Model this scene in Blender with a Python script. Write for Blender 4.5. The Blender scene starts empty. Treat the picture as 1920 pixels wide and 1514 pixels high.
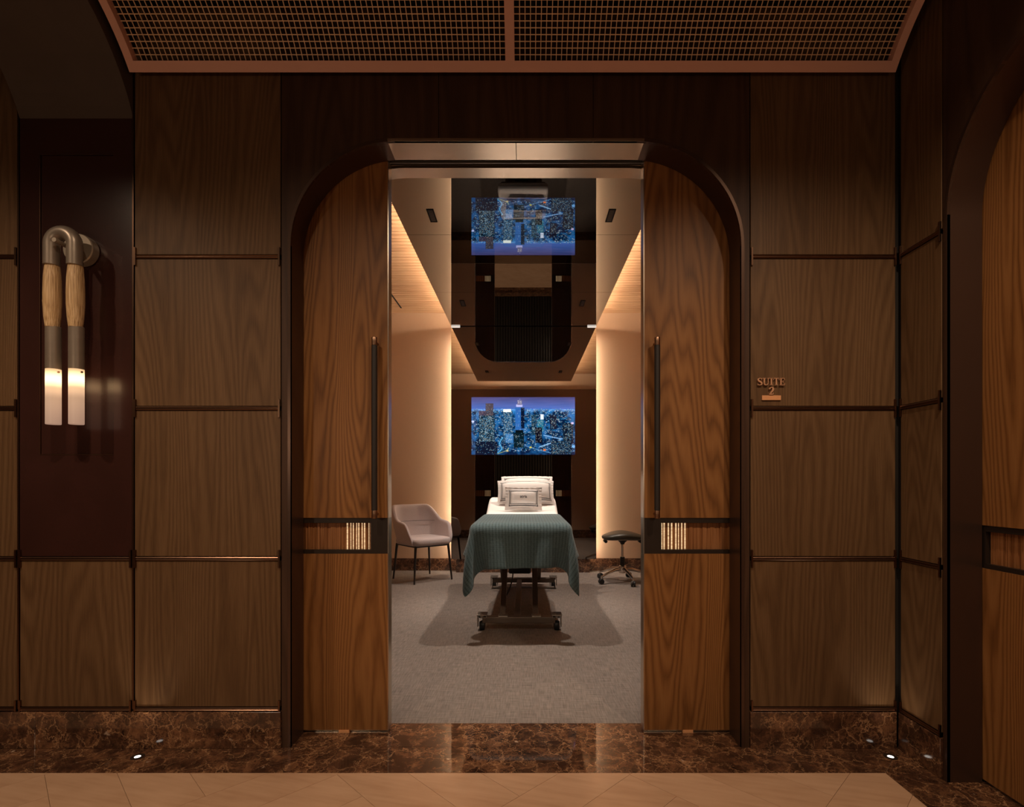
import bpy, bmesh, math, random
import numpy as np
from mathutils import Matrix, Vector

# ------------------------------------------------------------------ camera, world, exposure
scene = bpy.context.scene
COL = scene.collection
F_PX, VPX, VPY, EYE = 1000.0, 985.0, 902.0, 1.08      # focal length and vanishing point in 1920x1514 pixels
cam_d = bpy.data.cameras.new('camera')
cam_d.sensor_fit = 'HORIZONTAL'
cam_d.sensor_width = 36.0
cam_d.lens = F_PX * 36.0 / 1920.0
cam_d.shift_x = -(VPX - 960.0) / 1920.0
cam_d.shift_y = (VPY - 757.0) / 1920.0
cam_d.clip_start = 0.05
cam = bpy.data.objects.new('camera', cam_d)
COL.objects.link(cam)
cam.location = (0, 0, EYE)
cam.rotation_euler = (math.pi / 2, 0, 0)
scene.camera = cam

world = bpy.data.worlds.new('world')
scene.world = world
world.use_nodes = True
world.node_tree.nodes['Background'].inputs[0].default_value = (0.02, 0.018, 0.016, 1)
world.node_tree.nodes['Background'].inputs[1].default_value = 0.3

vs = scene.view_settings
vs.view_transform = 'Standard'
vs.look = 'None'
vs.exposure = 0.0
vs.gamma = 1.0
vs.use_curve_mapping = False
try:
    scene.cycles.use_denoising = True
    scene.cycles.max_bounces = 8
    scene.cycles.diffuse_bounces = 4
    scene.cycles.glossy_bounces = 6
    scene.cycles.caustics_reflective = True
    scene.cycles.sample_clamp_indirect = 6.0
    scene.cycles.use_adaptive_sampling = True
    scene.cycles.adaptive_threshold = 0.02
except Exception:
    pass

WARM = (1.0, 0.75, 0.52)
LED = (1.0, 0.76, 0.54)
DOWN_POWER, CORRIDOR_POWER, UPLIGHT_POWER = 130.0, 68.0, 0.6
COVE_LED, MIRROR_LED, FILL_LAMP_POWER = 92.0, 88.0, 15.0
ROOM_TINT = (1.0, 0.84, 0.70)

random.seed(7)
np.random.seed(7)

# ------------------------------------------------------------------ key planes (metres)
YW = 2.156            # face of the panelled corridor wall
XR = 1.509            # face of the right corridor wall
YO = -0.65            # opposite corridor wall
CX = -0.038           # centre of the portal
HW, HT, RA = 0.911, 2.453, 0.42   # portal half width, height, corner radius
YM = 6.27             # mirror wall face
YB = 6.43             # cream back wall of the suite
ZC = 2.898            # mirrored dropped ceiling
ZS = 3.105            # slatted ceiling
XM0, XM1 = -0.872, 0.834
XL, XRR = -2.35, 2.30  # suite side walls
YF = 2.416            # suite side of the portal wall

# ------------------------------------------------------------------ helpers
def tag(o, label=None, cat=None, group=None, kind=None):
    if label: o['label'] = label
    if cat: o['category'] = cat
    if group: o['group'] = group
    if kind: o['kind'] = kind
    return o

def par(o, parent):
    if parent is not None:
        o.parent = parent
        o.matrix_parent_inverse = Matrix.Translation(-Vector(parent.location))
    return o

def empty(name, loc, label=None, cat=None, group=None, kind=None):
    o = bpy.data.objects.new(name, None)
    o.empty_display_size = 0.1
    COL.objects.link(o)
    o.location = loc
    return tag(o, label, cat, group, kind)

def mk(name, verts, faces, mat, parent=None, smooth=False, bevel=0.0, seg=2, subsurf=0, recenter=True, autosmooth=None):
    v = np.asarray(verts, dtype=float)
    c = (v.min(0) + v.max(0)) / 2 if recenter else np.zeros(3)
    me = bpy.data.meshes.new(name)
    me.from_pydata((v - c).tolist(), [], [list(map(int, f)) for f in faces])
    me.validate()
    bm = bmesh.new()
    bm.from_mesh(me)
    bmesh.ops.recalc_face_normals(bm, faces=bm.faces)
    if bevel > 0:
        es = [e for e in bm.edges if len(e.link_faces) == 2 and e.calc_face_angle(0) > 0.6]
        bmesh.ops.bevel(bm, geom=es, offset=bevel, segments=seg, affect='EDGES', profile=0.5, clamp_overlap=True)
    if smooth:
        for f in bm.faces: f.smooth = True
        if autosmooth:
            for e in bm.edges:
                if len(e.link_faces) == 2 and e.calc_face_angle(0) > autosmooth: e.smooth = False
    bm.to_mesh(me)
    bm.free()
    me.materials.append(mat)
    o = bpy.data.objects.new(name, me)
    COL.objects.link(o)
    o.location = c
    if subsurf:
        m = o.modifiers.new('subsurf', 'SUBSURF')
        m.levels = m.render_levels = subsurf
    return par(o, parent)

class G:
    """collects shapes into one mesh"""
    def __init__(self): self.v = []; self.f = []
    def add(self, v, f):
        n = len(self.v)
        self.v += [tuple(p) for p in v]
        self.f += [tuple(i + n for i in q) for q in f]
        return self
    def box(self, x0, x1, y0, y1, z0, z1):
        v = [(x0,y0,z0),(x1,y0,z0),(x1,y1,z0),(x0,y1,z0),(x0,y0,z1),(x1,y0,z1),(x1,y1,z1),(x0,y1,z1)]
        return self.add(v, [(0,3,2,1),(4,5,6,7),(0,1,5,4),(1,2,6,5),(2,3,7,6),(3,0,4,7)])
    def rings(self, rings, cap=True, closed=True):
        n = len(rings[0]); v = [p for r in rings for p in r]; f = []
        for k in range(len(rings) - 1):
            for i in range(n if closed else n - 1):
                j = (i + 1) % n
                f.append((k*n+i, k*n+j, (k+1)*n+j, (k+1)*n+i))
        if cap:
            f.append(tuple(range(n - 1, -1, -1)))
            f.append(tuple((len(rings) - 1) * n + i for i in range(n)))
        return self.add(v, f)
    def tube(self, pts, rad, n=12, cap=True):
        pts = [Vector(p) for p in pts]
        if not hasattr(rad, '__len__'): rad = [rad] * len(pts)
        rings = []; up = None
        for i, p in enumerate(pts):
            t = (pts[min(i+1, len(pts)-1)] - pts[max(i-1, 0)]).normalized()
            if up is None:
                up = Vector((0,0,1)) if abs(t.z) < 0.9 else Vector((1,0,0))
            a = t.cross(up).normalized(); b = a.cross(t).normalized(); up = b
            rings.append([p + rad[i] * (math.cos(2*math.pi*k/n) * a + math.sin(2*math.pi*k/n) * b) for k in range(n)])
        return self.rings(rings, cap)
    def lathe(self, prof, c, axis='z', n=24, cap=True):
        rings = []
        for r, h in prof:
            ring = []
            for k in range(n):
                a = 2*math.pi*k/n; p, q = r*math.cos(a), r*math.sin(a)
                ring.append({'z': (c[0]+p, c[1]+q, c[2]+h), 'y': (c[0]+p, c[1]+h, c[2]+q), 'x': (c[0]+h, c[1]+p, c[2]+q)}[axis])
            rings.append(ring)
        return self.rings(rings, cap)
    def prism(self, poly, fn, d0, d1):
        """polygon of (u, z) extruded from depth d0 to d1 through mapping fn(u, d, z)"""
        n = len(poly)
        v = [fn(u, d0, z) for u, z in poly] + [fn(u, d1, z) for u, z in poly]
        f = [tuple(range(n)), tuple(range(2*n-1, n-1, -1))]
        f += [(i, i+n, (i+1) % n + n, (i+1) % n) for i in range(n)]
        return self.add(v, f)
    def xf(self, M):
        self.v = [tuple(M @ Vector(p)) for p in self.v]
        return self
    def mk(self, name, mat, parent=None, **k):
        return mk(name, self.v, self.f, mat, parent, **k)

def box(name, x0, x1, y0, y1, z0, z1, mat, parent=None, bevel=0.0, **k):
    return G().box(x0, x1, y0, y1, z0, z1).mk(name, mat, parent, bevel=bevel, **k)

def share(o, loc, parent=None, name=None):
    c = o.copy()
    COL.objects.link(c)
    if name: c.name = name
    c.location = loc
    c.parent = None
    return par(c, parent)

# ------------------------------------------------------------------ materials
class NT:
    def __init__(self, name):
        self.m = bpy.data.materials.new(name)
        self.m.use_nodes = True
        self.t = self.m.node_tree
        self.b = self.t.nodes['Principled BSDF']
    def n(self, typ, **k):
        nd = self.t.nodes.new('ShaderNode' + typ)
        for key, val in k.items():
            if key.startswith('_'):
                setattr(nd, key[1:], val)
            else:
                self.set(nd.inputs[key.replace('__', ' ')], val)
        return nd
    def set(self, sock, val):
        if hasattr(val, 'is_output'): self.t.links.new(val, sock)
        elif isinstance(val, bpy.types.Node): self.t.links.new(val.outputs[0], sock)
        else:
            if isinstance(val, (tuple, list)) and sock.type == 'RGBA' and len(val) == 3: val = (*val, 1)
            sock.default_value = val
    def math(self, op, a, b=0.0, c=None, clamp=False):
        nd = self.t.nodes.new('ShaderNodeMath'); nd.operation = op; nd.use_clamp = clamp
        self.set(nd.inputs[0], a); self.set(nd.inputs[1], b)
        if c is not None: self.set(nd.inputs[2], c)
        return nd.outputs[0]
    def mix(self, fac, a, b, blend='MIX'):
        nd = self.t.nodes.new('ShaderNodeMix'); nd.data_type = 'RGBA'; nd.blend_type = blend
        self.set(nd.inputs[0], fac); self.set(nd.inputs[6], a); self.set(nd.inputs[7], b)
        return nd.outputs[2]
    def ramp(self, fac, stops, interp='LINEAR'):
        nd = self.t.nodes.new('ShaderNodeValToRGB'); cr = nd.color_ramp; cr.interpolation = interp
        while len(cr.elements) < len(stops): cr.elements.new(0.5)
        for e, (p, c) in zip(cr.elements, stops):
            e.position = p; e.color = (*c, 1) if len(c) == 3 else c
        self.set(nd.inputs[0], fac)
        return nd.outputs[0]
    def objco(self, rand=40.0):
        co = self.n('TexCoord').outputs['Object']
        if rand:
            r = self.n('ObjectInfo').outputs['Random']
            sc = self.math('MULTIPLY', r, rand)
            cx = self.n('CombineXYZ', X=sc, Y=self.math('MULTIPLY', r, rand * 1.7), Z=self.math('MULTIPLY', r, rand * 0.6))
            va = self.t.nodes.new('ShaderNodeVectorMath'); va.operation = 'ADD'
            self.set(va.inputs[0], co); self.set(va.inputs[1], cx)
            co = va.outputs[0]
        return co
    def scale(self, v, s):
        mp = self.n('Mapping', Vector=v, Scale=s)
        return mp.outputs[0]
    def bump(self, h, strength=0.2, dist=0.002):
        bp = self.n('Bump', Strength=strength, Distance=dist, Height=h)
        self.set(self.b.inputs['Normal'], bp)
    def p(self, **k):
        for key, val in k.items(): self.set(self.b.inputs[key.replace('__', ' ')], val)
        return self.m

def plain(name, col, rough=0.5, metal=0.0, noise=0.0, nscale=30.0, **k):
    w = NT(name)
    c = col
    if noise:
        nz = w.n('TexNoise', Vector=w.objco(10.0), Scale=nscale, Detail=4.0).outputs[0]
        c = w.mix(nz, tuple(x * (1 - noise) for x in col), tuple(min(1, x * (1 + noise)) for x in col))
    w.p(Base__Color=c, Roughness=rough, Metallic=metal, **k)
    return w.m

def wood(name, dark, mid, light, rough=0.42, ring=26.0, fine=0.5, horiz=False, contrast=1.0, coat=0.0):
    w = NT(name)
    co = w.objco(37.0)
    sx = w.n('SeparateXYZ', Vector=co)
    if horiz:
        u, z = w.math('ADD', sx.outputs[1], sx.outputs[2]), sx.outputs[0]
    else:
        u, z = w.math('ADD', sx.outputs[0], sx.outputs[1]), sx.outputs[2]
    st = w.n('CombineXYZ', X=u, Y=0.0, Z=w.math('MULTIPLY', z, 0.085)).outputs[0]
    big = w.n('TexNoise', Vector=st, Scale=4.6, Detail=1.5, Roughness=0.4).outputs[0]
    med = w.n('TexNoise', Vector=w.scale(st, (1, 1, 2.5)), Scale=26.0, Detail=3.0).outputs[0]
    val = w.math('ADD', w.math('MULTIPLY_ADD', u, 0.9, big), w.math('MULTIPLY', med, 0.022))
    rg = w.math('SINE', w.math('MULTIPLY', val, ring * 6.283))
    rg = w.math('POWER', w.math('MULTIPLY_ADD', rg, 0.5, 0.5), 0.7)
    fb = w.n('CombineXYZ', X=w.math('MULTIPLY', u, 420.0), Y=0.0, Z=w.math('MULTIPLY', z, 9.0)).outputs[0]
    fib = w.n('TexNoise', Vector=fb, Scale=1.0, Detail=2.0).outputs[0]
    blot = w.n('TexNoise', Vector=st, Scale=6.0, Detail=2.0).outputs[0]
    t = w.math('ADD', w.math('MULTIPLY', rg, 0.42 * contrast), w.math('MULTIPLY', fib, fine))
    t = w.math('ADD', t, w.math('MULTIPLY', blot, 0.35), clamp=True)
    c = w.ramp(t, [(0.18, dark), (0.55, mid), (0.95, light)])
    w.p(Base__Color=c, Roughness=rough, Specular__IOR__Level=0.28)
    if coat: w.p(Coat__Weight=coat, Coat__Roughness=0.2)
    w.bump(t, 0.15, 0.001)
    return w.m

def marble(name, tone=1.0, rough=0.06):
    w = NT(name)
    co = w.objco(21.0)
    wob = w.n('TexNoise', Vector=co, Scale=11.0, Detail=6.0, Roughness=0.68).outputs[1]
    d = w.t.nodes.new('ShaderNodeVectorMath'); d.operation = 'MULTIPLY_ADD'
    w.set(d.inputs[0], wob); d.inputs[1].default_value = (0.13, 0.13, 0.13); w.set(d.inputs[2], co)
    e1 = w.n('TexVoronoi', Vector=d.outputs[0], Scale=15.0, _feature='DISTANCE_TO_EDGE').outputs[0]
    e2 = w.n('TexVoronoi', Vector=d.outputs[0], Scale=46.0, _feature='DISTANCE_TO_EDGE').outputs[0]
    amp = w.n('TexNoise', Vector=co, Scale=8.0, Detail=4.0, Roughness=0.6).outputs[0]
    g1 = w.math('MULTIPLY_ADD', amp, 5.0, -1.75, clamp=True)
    v1 = w.math('MULTIPLY', w.math('SUBTRACT', 1.0, w.math('DIVIDE', e1, 0.034), clamp=True), g1)
    v2 = w.math('MULTIPLY', w.math('SUBTRACT', 1.0, w.math('DIVIDE', e2, 0.16), clamp=True), w.math('MULTIPLY_ADD', amp, 5.0, -2.2, clamp=True))
    mot = w.n('TexNoise', Vector=d.outputs[0], Scale=14.0, Detail=7.0, Roughness=0.7).outputs[0]
    base = w.ramp(mot, [(0.32, (0.014*tone, 0.007*tone, 0.005*tone)), (0.50, (0.050*tone, 0.022*tone, 0.013*tone)), (0.66, (0.15*tone, 0.068*tone, 0.034*tone))])
    c = w.mix(w.math('MULTIPLY', v2, 0.55), base, (0.27*tone, 0.13*tone, 0.062*tone))
    c = w.mix(w.math('MULTIPLY', v1, 0.85), c, (0.40*tone, 0.22*tone, 0.115*tone))
    fl = w.n('TexNoise', Vector=co, Scale=22.0, Detail=2.0).outputs[0]
    c = w.mix(w.math('MULTIPLY_ADD', fl, 14.0, -10.2, clamp=True), c, (0.55, 0.40, 0.30))
    w.p(Base__Color=c, Roughness=rough, Specular__IOR__Level=0.85)
    return w.m

def glossy_mirror(name, col, rough=0.0):
    w = NT(name)
    w.p(Base__Color=col, Metallic=1.0, Roughness=rough)
    return w.m

def emitter(name, col, strength):
    w = NT(name)
    w.p(Base__Color=(0.8, 0.8, 0.8), Emission__Color=col, Emission__Strength=strength)
    if strength < 1.0 or 'lens' in name: w.m.cycles.emission_sampling = 'NONE'
    return w.m

M_OAK = wood('dark_oak_panel', (0.060, 0.030, 0.014), (0.125, 0.066, 0.030), (0.205, 0.118, 0.058), rough=0.45, ring=27, contrast=0.5, fine=0.55)
M_SURR = wood('dark_portal_veneer', (0.030, 0.014, 0.009), (0.062, 0.030, 0.017), (0.10, 0.052, 0.030), rough=0.5, ring=14, contrast=0.5, fine=0.4)
M_DOOR = wood('door_oak', (0.080, 0.028, 0.008), (0.215, 0.088, 0.026), (0.315, 0.140, 0.046), rough=0.42, ring=30, contrast=0.95, fine=0.5)
M_SLAT = wood('slat_oak', (0.48, 0.28, 0.16), (0.62, 0.40, 0.24), (0.72, 0.48, 0.31), rough=0.5, ring=9, horiz=True, contrast=0.6, fine=0.3)
M_MARBLE = marble('emperador_marble', 1.25, 0.035)
M_MARBLE_W = marble('emperador_marble_skirting', 1.45, 0.10)
M_LACQ = plain('maroon_lacquer', (0.040, 0.014, 0.011), rough=0.24, noise=0.25, nscale=6, Coat__Weight=0.35, Coat__Roughness=0.12)
M_BRONZE = plain('dark_bronze_rail', (0.20, 0.115, 0.075), rough=0.3, metal=1.0)
M_DARK = plain('dark_substrate', (0.012, 0.008, 0.006), rough=0.7)
M_BLACK = plain('black_void', (0.004, 0.004, 0.004), rough=0.9)
M_GROUT = plain('brown_grout', (0.26, 0.16, 0.10), rough=0.8)
M_CEIL = plain('dark_plaster', (0.075, 0.050, 0.036), rough=0.75, noise=0.12, nscale=12)
M_REVEAL_LIT = plain('reveal_bronze_lit', (0.80, 0.64, 0.50), rough=0.24, metal=1.0, noise=0.05, nscale=9)  # reveal metal in a lighter tone, its bright room reflection put into the colour
M_REVEAL_SHADE = plain('reveal_bronze_shaded', (0.125, 0.075, 0.055), rough=0.30, metal=0.75, noise=0.05, nscale=9)  # same reveal metal darkened, the shade of the jambs put into the colour
M_SOFFIT = M_REVEAL_LIT
M_GRFRAME = plain('copper_grille_frame', (0.74, 0.40, 0.30), rough=0.6)
M_GRWIRE = plain('brass_wire', (0.80, 0.54, 0.33), rough=0.5, metal=0.2)
M_STEEL = plain('brushed_edge_metal', (0.62, 0.52, 0.42), rough=0.28, metal=1.0)
M_BAND = plain('dark_bronze_band', (0.030, 0.020, 0.015), rough=0.4, metal=0.3)
M_GRIP = plain('dark_leather_grip', (0.022, 0.016, 0.014), rough=0.5)
M_CAP = plain('bronze_handle_cap', (0.34, 0.20, 0.13), rough=0.35, metal=1.0)
M_CREAM = plain('cream_wallcovering', (0.62, 0.44, 0.31), rough=0.75, noise=0.03, nscale=60)
M_CHROME = plain('chrome', (0.72, 0.66, 0.60), rough=0.12, metal=1.0)
M_STEELD = plain('satin_steel', (0.40, 0.36, 0.32), rough=0.35, metal=0.9)
M_BEDFR = plain('taupe_bed_frame', (0.16, 0.12, 0.095), rough=0.45, metal=0.3)
M_RUBBER = plain('black_rubber', (0.012, 0.012, 0.013), rough=0.5)
M_LEG = plain('dark_chair_leg', (0.020, 0.013, 0.010), rough=0.4)
M_SEAT = plain('olive_black_leather', (0.040, 0.036, 0.026), rough=0.38)
M_SHEET = plain('white_cotton', (0.88, 0.85, 0.83), rough=0.85)
M_TRIM = plain('grey_embroidery', (0.10, 0.10, 0.11), rough=0.9)
M_COPPER = plain('copper_sign', (0.85, 0.42, 0.20), rough=0.4, metal=0.25)
M_COPPERD = plain('copper_letter', (0.66, 0.36, 0.21), rough=0.4, metal=0.3)
M_BRUSHM = plain('aged_pewter', (0.31, 0.25, 0.20), rough=0.36, metal=0.5, noise=0.18, nscale=25)
M_DISC = plain('pale_bronze_disc', (0.46, 0.38, 0.30), rough=0.4, metal=0.6)
M_MIRC = glossy_mirror('ceiling_mirror_glass', (0.43, 0.455, 0.475))
M_MIRU = glossy_mirror('clear_mirror_glass', (0.58, 0.55, 0.52))
M_MIRD = glossy_mirror('dark_mirror_glass', (0.24, 0.21, 0.185))
M_LEAK = emitter('led_leak_glow', (1.0, 0.88, 0.76), 0.8)  # glow given to small strips, for LED light leaking past the mirror
M_LEDM = emitter('mirror_led', LED, MIRROR_LED)
M_LEDC = emitter('cove_led', LED, COVE_LED)
M_LENS = emitter('uplight_lens', (1.0, 0.93, 0.85), 2.5)
M_LENSW = emitter('downlight_lens', WARM, 3.0)
M_RIB = wood('ribbed_window_wood', (0.11, 0.035, 0.012), (0.25, 0.10, 0.035), (0.38, 0.17, 0.07), rough=0.4, ring=12, fine=0.5)

def mk_pane():
    w = NT('amber_glass_rod')
    w.p(Base__Color=(1.0, 0.86, 0.62), Roughness=0.04, Transmission__Weight=1.0, IOR=1.5)
    return w.m
M_PANE = mk_pane()
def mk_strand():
    w = NT('glow_painted_glass_rod')
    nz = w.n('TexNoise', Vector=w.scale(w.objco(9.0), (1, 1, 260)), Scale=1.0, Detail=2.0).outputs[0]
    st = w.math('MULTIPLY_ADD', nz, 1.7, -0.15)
    w.p(Base__Color=(0.5, 0.3, 0.14), Roughness=0.2, Emission__Color=(1.0, 0.70, 0.38), Emission__Strength=st)  # emission stands in for room light caught in the glass rods
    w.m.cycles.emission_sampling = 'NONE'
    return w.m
M_STRAND = mk_strand()

def mk_stone():
    w = NT('peach_stone_tile')
    co = w.objco(17.0)
    nz = w.n('TexNoise', Vector=w.scale(co, (1.5, 1.5, 1.5)), Scale=2.4, Detail=4.0).outputs[0]
    st = w.n('TexNoise', Vector=w.scale(w.n('Mapping', Vector=co, Rotation=(0, 0, 0.25)).outputs[0], (5.0, 40.0, 1)), Scale=1.0, Detail=4.0).outputs[0]
    t = w.math('ADD', w.math('MULTIPLY', nz, 0.5), w.math('MULTIPLY', st, 0.5))
    c = w.ramp(t, [(0.3, (0.46, 0.27, 0.165)), (0.5, (0.55, 0.345, 0.22)), (0.72, (0.62, 0.40, 0.265))])
    w.p(Base__Color=c, Roughness=0.16)
    return w.m
M_STONE = mk_stone()

def mk_carpet():
    w = NT('grey_woven_carpet')
    co = w.objco(0)
    a = w.n('TexNoise', Vector=w.scale(co, (12.0, 170.0, 1)), Scale=1.0, Detail=2.0).outputs[0]
    b = w.n('TexNoise', Vector=w.scale(co, (170.0, 12.0, 1)), Scale=1.0, Detail=2.0).outputs[0]
    t = w.math('ADD', w.math('MULTIPLY', a, 0.5), w.math('MULTIPLY', b, 0.5))
    c = w.ramp(t, [(0.32, (0.115, 0.094, 0.083)), (0.5, (0.185, 0.155, 0.137)), (0.7, (0.275, 0.232, 0.205))])
    w.p(Base__Color=c, Roughness=0.9)
    w.bump(t, 0.3, 0.003)
    return w.m
M_CARPET = mk_carpet()

def mk_fabric(name, col):
    w = NT(name)
    co = w.objco(0)
    a = w.n('TexNoise', Vector=co, Scale=260.0, Detail=2.0).outputs[0]
    c = w.mix(a, tuple(x * 0.72 for x in col), tuple(min(1, x * 1.25) for x in col))
    w.p(Base__Color=c, Roughness=0.9, Sheen__Weight=0.15)
    w.bump(a, 0.25, 0.002)
    return w.m
M_CHAIR = mk_fabric('mauve_grey_upholstery', (0.50, 0.425, 0.42))

def mk_bristle():
    w = NT('pale_horsehair')
    co = w.objco(3.0)
    a = w.n('TexNoise', Vector=w.scale(co, (380.0, 380.0, 7.0)), Scale=1.0, Detail=3.0).outputs[0]
    c = w.ramp(a, [(0.28, (0.26, 0.14, 0.055)), (0.5, (0.58, 0.37, 0.18)), (0.72, (0.82, 0.60, 0.36))])
    w.p(Base__Color=c, Roughness=0.5)
    w.bump(a, 0.5, 0.003)
    return w.m
M_HAIR = mk_bristle()

def mk_shade():
    w = NT('lit_frosted_glass')
    z = w.n('SeparateXYZ', Vector=w.n('TexCoord').outputs['Generated']).outputs[2]
    s = w.ramp(z, [(0.0, (0.10, 0.10, 0.10)), (0.45, (0.14, 0.14, 0.14)), (0.64, (0.26, 0.26, 0.26)), (0.82, (1, 1, 1)), (1.0, (0.24, 0.24, 0.24))], 'EASE')
    col = w.ramp(z, [(0.0, (1.0, 0.60, 0.42)), (0.5, (1.0, 0.60, 0.36)), (0.8, (1.0, 0.62, 0.30))])
    w.p(Base__Color=(0.20, 0.15, 0.12), Roughness=0.4, Emission__Color=col, Emission__Strength=w.math('MULTIPLY', s, 3.4))
    return w.m
M_SHADE = mk_shade()

def mk_blanket():
    w = NT('teal_knit_blanket')
    uv = w.n('UVMap').outputs[0]
    s = w.n('SeparateXYZ', Vector=uv)
    u, v = s.outputs[0], s.outputs[1]
    rib = w.math('MULTIPLY_ADD', w.math('SINE', w.math('MULTIPLY', u, 2 * math.pi / 0.021)), 0.5, 0.5)
    st = w.math('MULTIPLY_ADD', w.math('SINE', w.math('MULTIPLY', v, 2 * math.pi / 0.012)), 0.5, 0.5)
    nz = w.n('TexNoise', Vector=w.scale(uv, (150, 60, 1)), Scale=1.0, Detail=3.0).outputs[0]
    t = w.math('ADD', w.math('MULTIPLY', w.math('POWER', rib, 0.4), 0.3), w.math('ADD', w.math('MULTIPLY', nz, 0.5), w.math('MULTIPLY', st, 0.1)))
    c = w.ramp(t, [(0.2, (0.035, 0.060, 0.064)), (0.55, (0.086, 0.138, 0.152)), (0.95, (0.152, 0.22, 0.242))])
    w.p(Base__Color=c, Roughness=0.9, Sheen__Weight=0.2)
    w.bump(t, 0.5, 0.004)
    return w.m
M_BLANKET = mk_blanket()

# ------------------------------------------------------------------ structure: corridor floor
MAIN = lambda u, d, z: (CX + u, YW + d, z)
CYR = 0.997
SIDE = lambda u, d, z: (XR + d, CYR - u, z)

def clip(poly, axis, val, keep_less):
    out = []
    for i in range(len(poly)):
        a, b = poly[i], poly[(i + 1) % len(poly)]
        ia = (a[axis] <= val) == keep_less; ib = (b[axis] <= val) == keep_less
        if ia: out.append(a)
        if ia != ib:
            t = (val - a[axis]) / (b[axis] - a[axis])
            out.append((a[0] + t * (b[0] - a[0]), a[1] + t * (b[1] - a[1])))
    return out

XWEST = -3.3
floor_c = box('floor', XWEST - 0.1, XR + 0.35, YO - 0.1, 2.374, -0.06, -0.003, M_GROUT)
tag(floor_c, 'corridor floor of peach stone laid herringbone inside a marble border', 'floor', kind='structure')

fx0, fx1, fy0, fy1 = XWEST, 1.33, YO + 0.186, 1.97
TW, TL, GAP = 0.19, 0.76, 0.0006
ca = math.cos(math.pi / 4)
for m in range(-8, 9):
    for k in range(-30, 31):
        for kind in (0, 1):
            if kind == 0: r = (k*TW, k*TW + TL, k*TW, k*TW + TW)
            else: r = ((k-1)*TW, k*TW, k*TW, k*TW + TL)
            ox, oy = m*TL, -m*TL
            q = [(r[0]+GAP+ox, r[2]+GAP+oy), (r[1]-GAP+ox, r[2]+GAP+oy), (r[1]-GAP+ox, r[3]-GAP+oy), (r[0]+GAP+ox, r[3]-GAP+oy)]
            q = [((x - y) * ca - 0.02, (x + y) * ca + 0.75) for x, y in q]
            if max(p[0] for p in q) < fx0 or min(p[0] for p in q) > fx1 or max(p[1] for p in q) < fy0 or min(p[1] for p in q) > fy1: continue
            for ax, val, less in ((0, fx0, False), (0, fx1, True), (1, fy0, False), (1, fy1, True)):
                if q: q = clip(q, ax, val, less)
            if len(q) < 3: continue
            area = abs(sum(q[i][0]*q[(i+1) % len(q)][1] - q[(i+1) % len(q)][0]*q[i][1] for i in range(len(q)))) / 2
            if area < 2e-6: continue
            G().prism(q, lambda u, d, z: (u, z, d), -0.012, 0.0).mk('floor_tile', M_STONE, floor_c)

def slab(poly, z0, z1, mat, parent, name='marble_slab', bevel=0.0):
    return G().prism(poly, lambda u, d, z: (u, z, d), z0, z1).mk(name, mat, parent, bevel=bevel, seg=1)
e = 0.0008
def rect(x0, x1, y0, y1): return [(x0+e, y0+e), (x1-e, y0+e), (x1-e, y1-e), (x0+e, y1-e)]
xs = [XWEST, -1.975, -0.748, 0.48]
for a, b in zip(xs[:-1], xs[1:]): slab(rect(a, b, 1.97, YW + 0.006), -0.012, 0, M_MARBLE, floor_c)
slab([(0.48+e, 1.97+e), (1.33-e, 1.97+e), (XR-e, YW-e), (XR-e, YW+0.006), (0.48+e, YW+0.006)], -0.012, 0, M_MARBLE, floor_c)
slab([(1.33+e, 1.1), (XR-e, 1.1), (XR-e, YW-e*3), (1.33+e, 1.97-e)], -0.012, 0, M_MARBLE, floor_c)
slab(rect(1.33, XR, 0.1, 1.1-e), -0.012, 0, M_MARBLE, floor_c)
slab(rect(1.33, XR, YO, 0.1), -0.012, 0, M_MARBLE, floor_c)
for a, b in ((XWEST, -1.2), (-1.2, 0.1), (0.1, 1.33)): slab(rect(a, b, YO, YO + 0.186), -0.012, 0, M_MARBLE, floor_c)
ths = [CX - 1.0, -0.748, 0.48, CX + 1.0]
for a, b in zip(ths[:-1], ths[1:]): slab(rect(a, b, YW + 0.007, 2.374), -0.012, 0, M_MARBLE, floor_c)
for a, b in ((CYR - 1.0, CYR), (CYR, CYR + 0.93)): slab(rect(XR + 0.001, XR + 0.26, a, b), -0.012, 0, M_MARBLE, floor_c)

# ------------------------------------------------------------------ structure: walls with arched portals
def arch(u0=-HW, u1=HW, h=HT, r=RA, n=16):
    pts = [(u0, 0.0)]
    for i in range(n + 1):
        a = math.pi - (math.pi / 2) * i / n
        pts.append((u0 + r + r * math.cos(a), h - r + r * math.sin(a)))
    for i in range(n + 1):
        a = math.pi / 2 - (math.pi / 2) * i / n
        pts.append((u1 - r + r * math.cos(a), h - r + r * math.sin(a)))
    pts.append((u1, 0.0))
    return pts

def arch_ring(fn, d0, d1, name, mat, parent, off0=0.0, off1=0.012, sel=None):
    a = arch(-HW - off0, HW + off0, HT + off0, RA + off0, 24); b = arch(-HW - off1, HW + off1, HT + off1, RA + off1, 24)
    if sel:
        a, b = a[sel[0]:sel[1]], b[sel[0]:sel[1]]
    rings = [[fn(*(p[0], d0, p[1])) for p in a], [fn(p[0], d1, p[1]) for p in a], [fn(p[0], d1, p[1]) for p in b], [fn(p[0], d0, p[1]) for p in b]]
    n = len(a); v = [p for r in rings for p in r]; f = []
    for k in range(4):
        for i in range(n - 1):
            f.append((k*n+i, k*n+i+1, ((k+1) % 4)*n+i+1, ((k+1) % 4)*n+i))
    f += [(0, n, 2*n, 3*n), (n-1, 4*n-1, 3*n-1, 2*n-1)]
    return mk(name, v, f, mat, parent, smooth=True, autosmooth=0.5)

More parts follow.
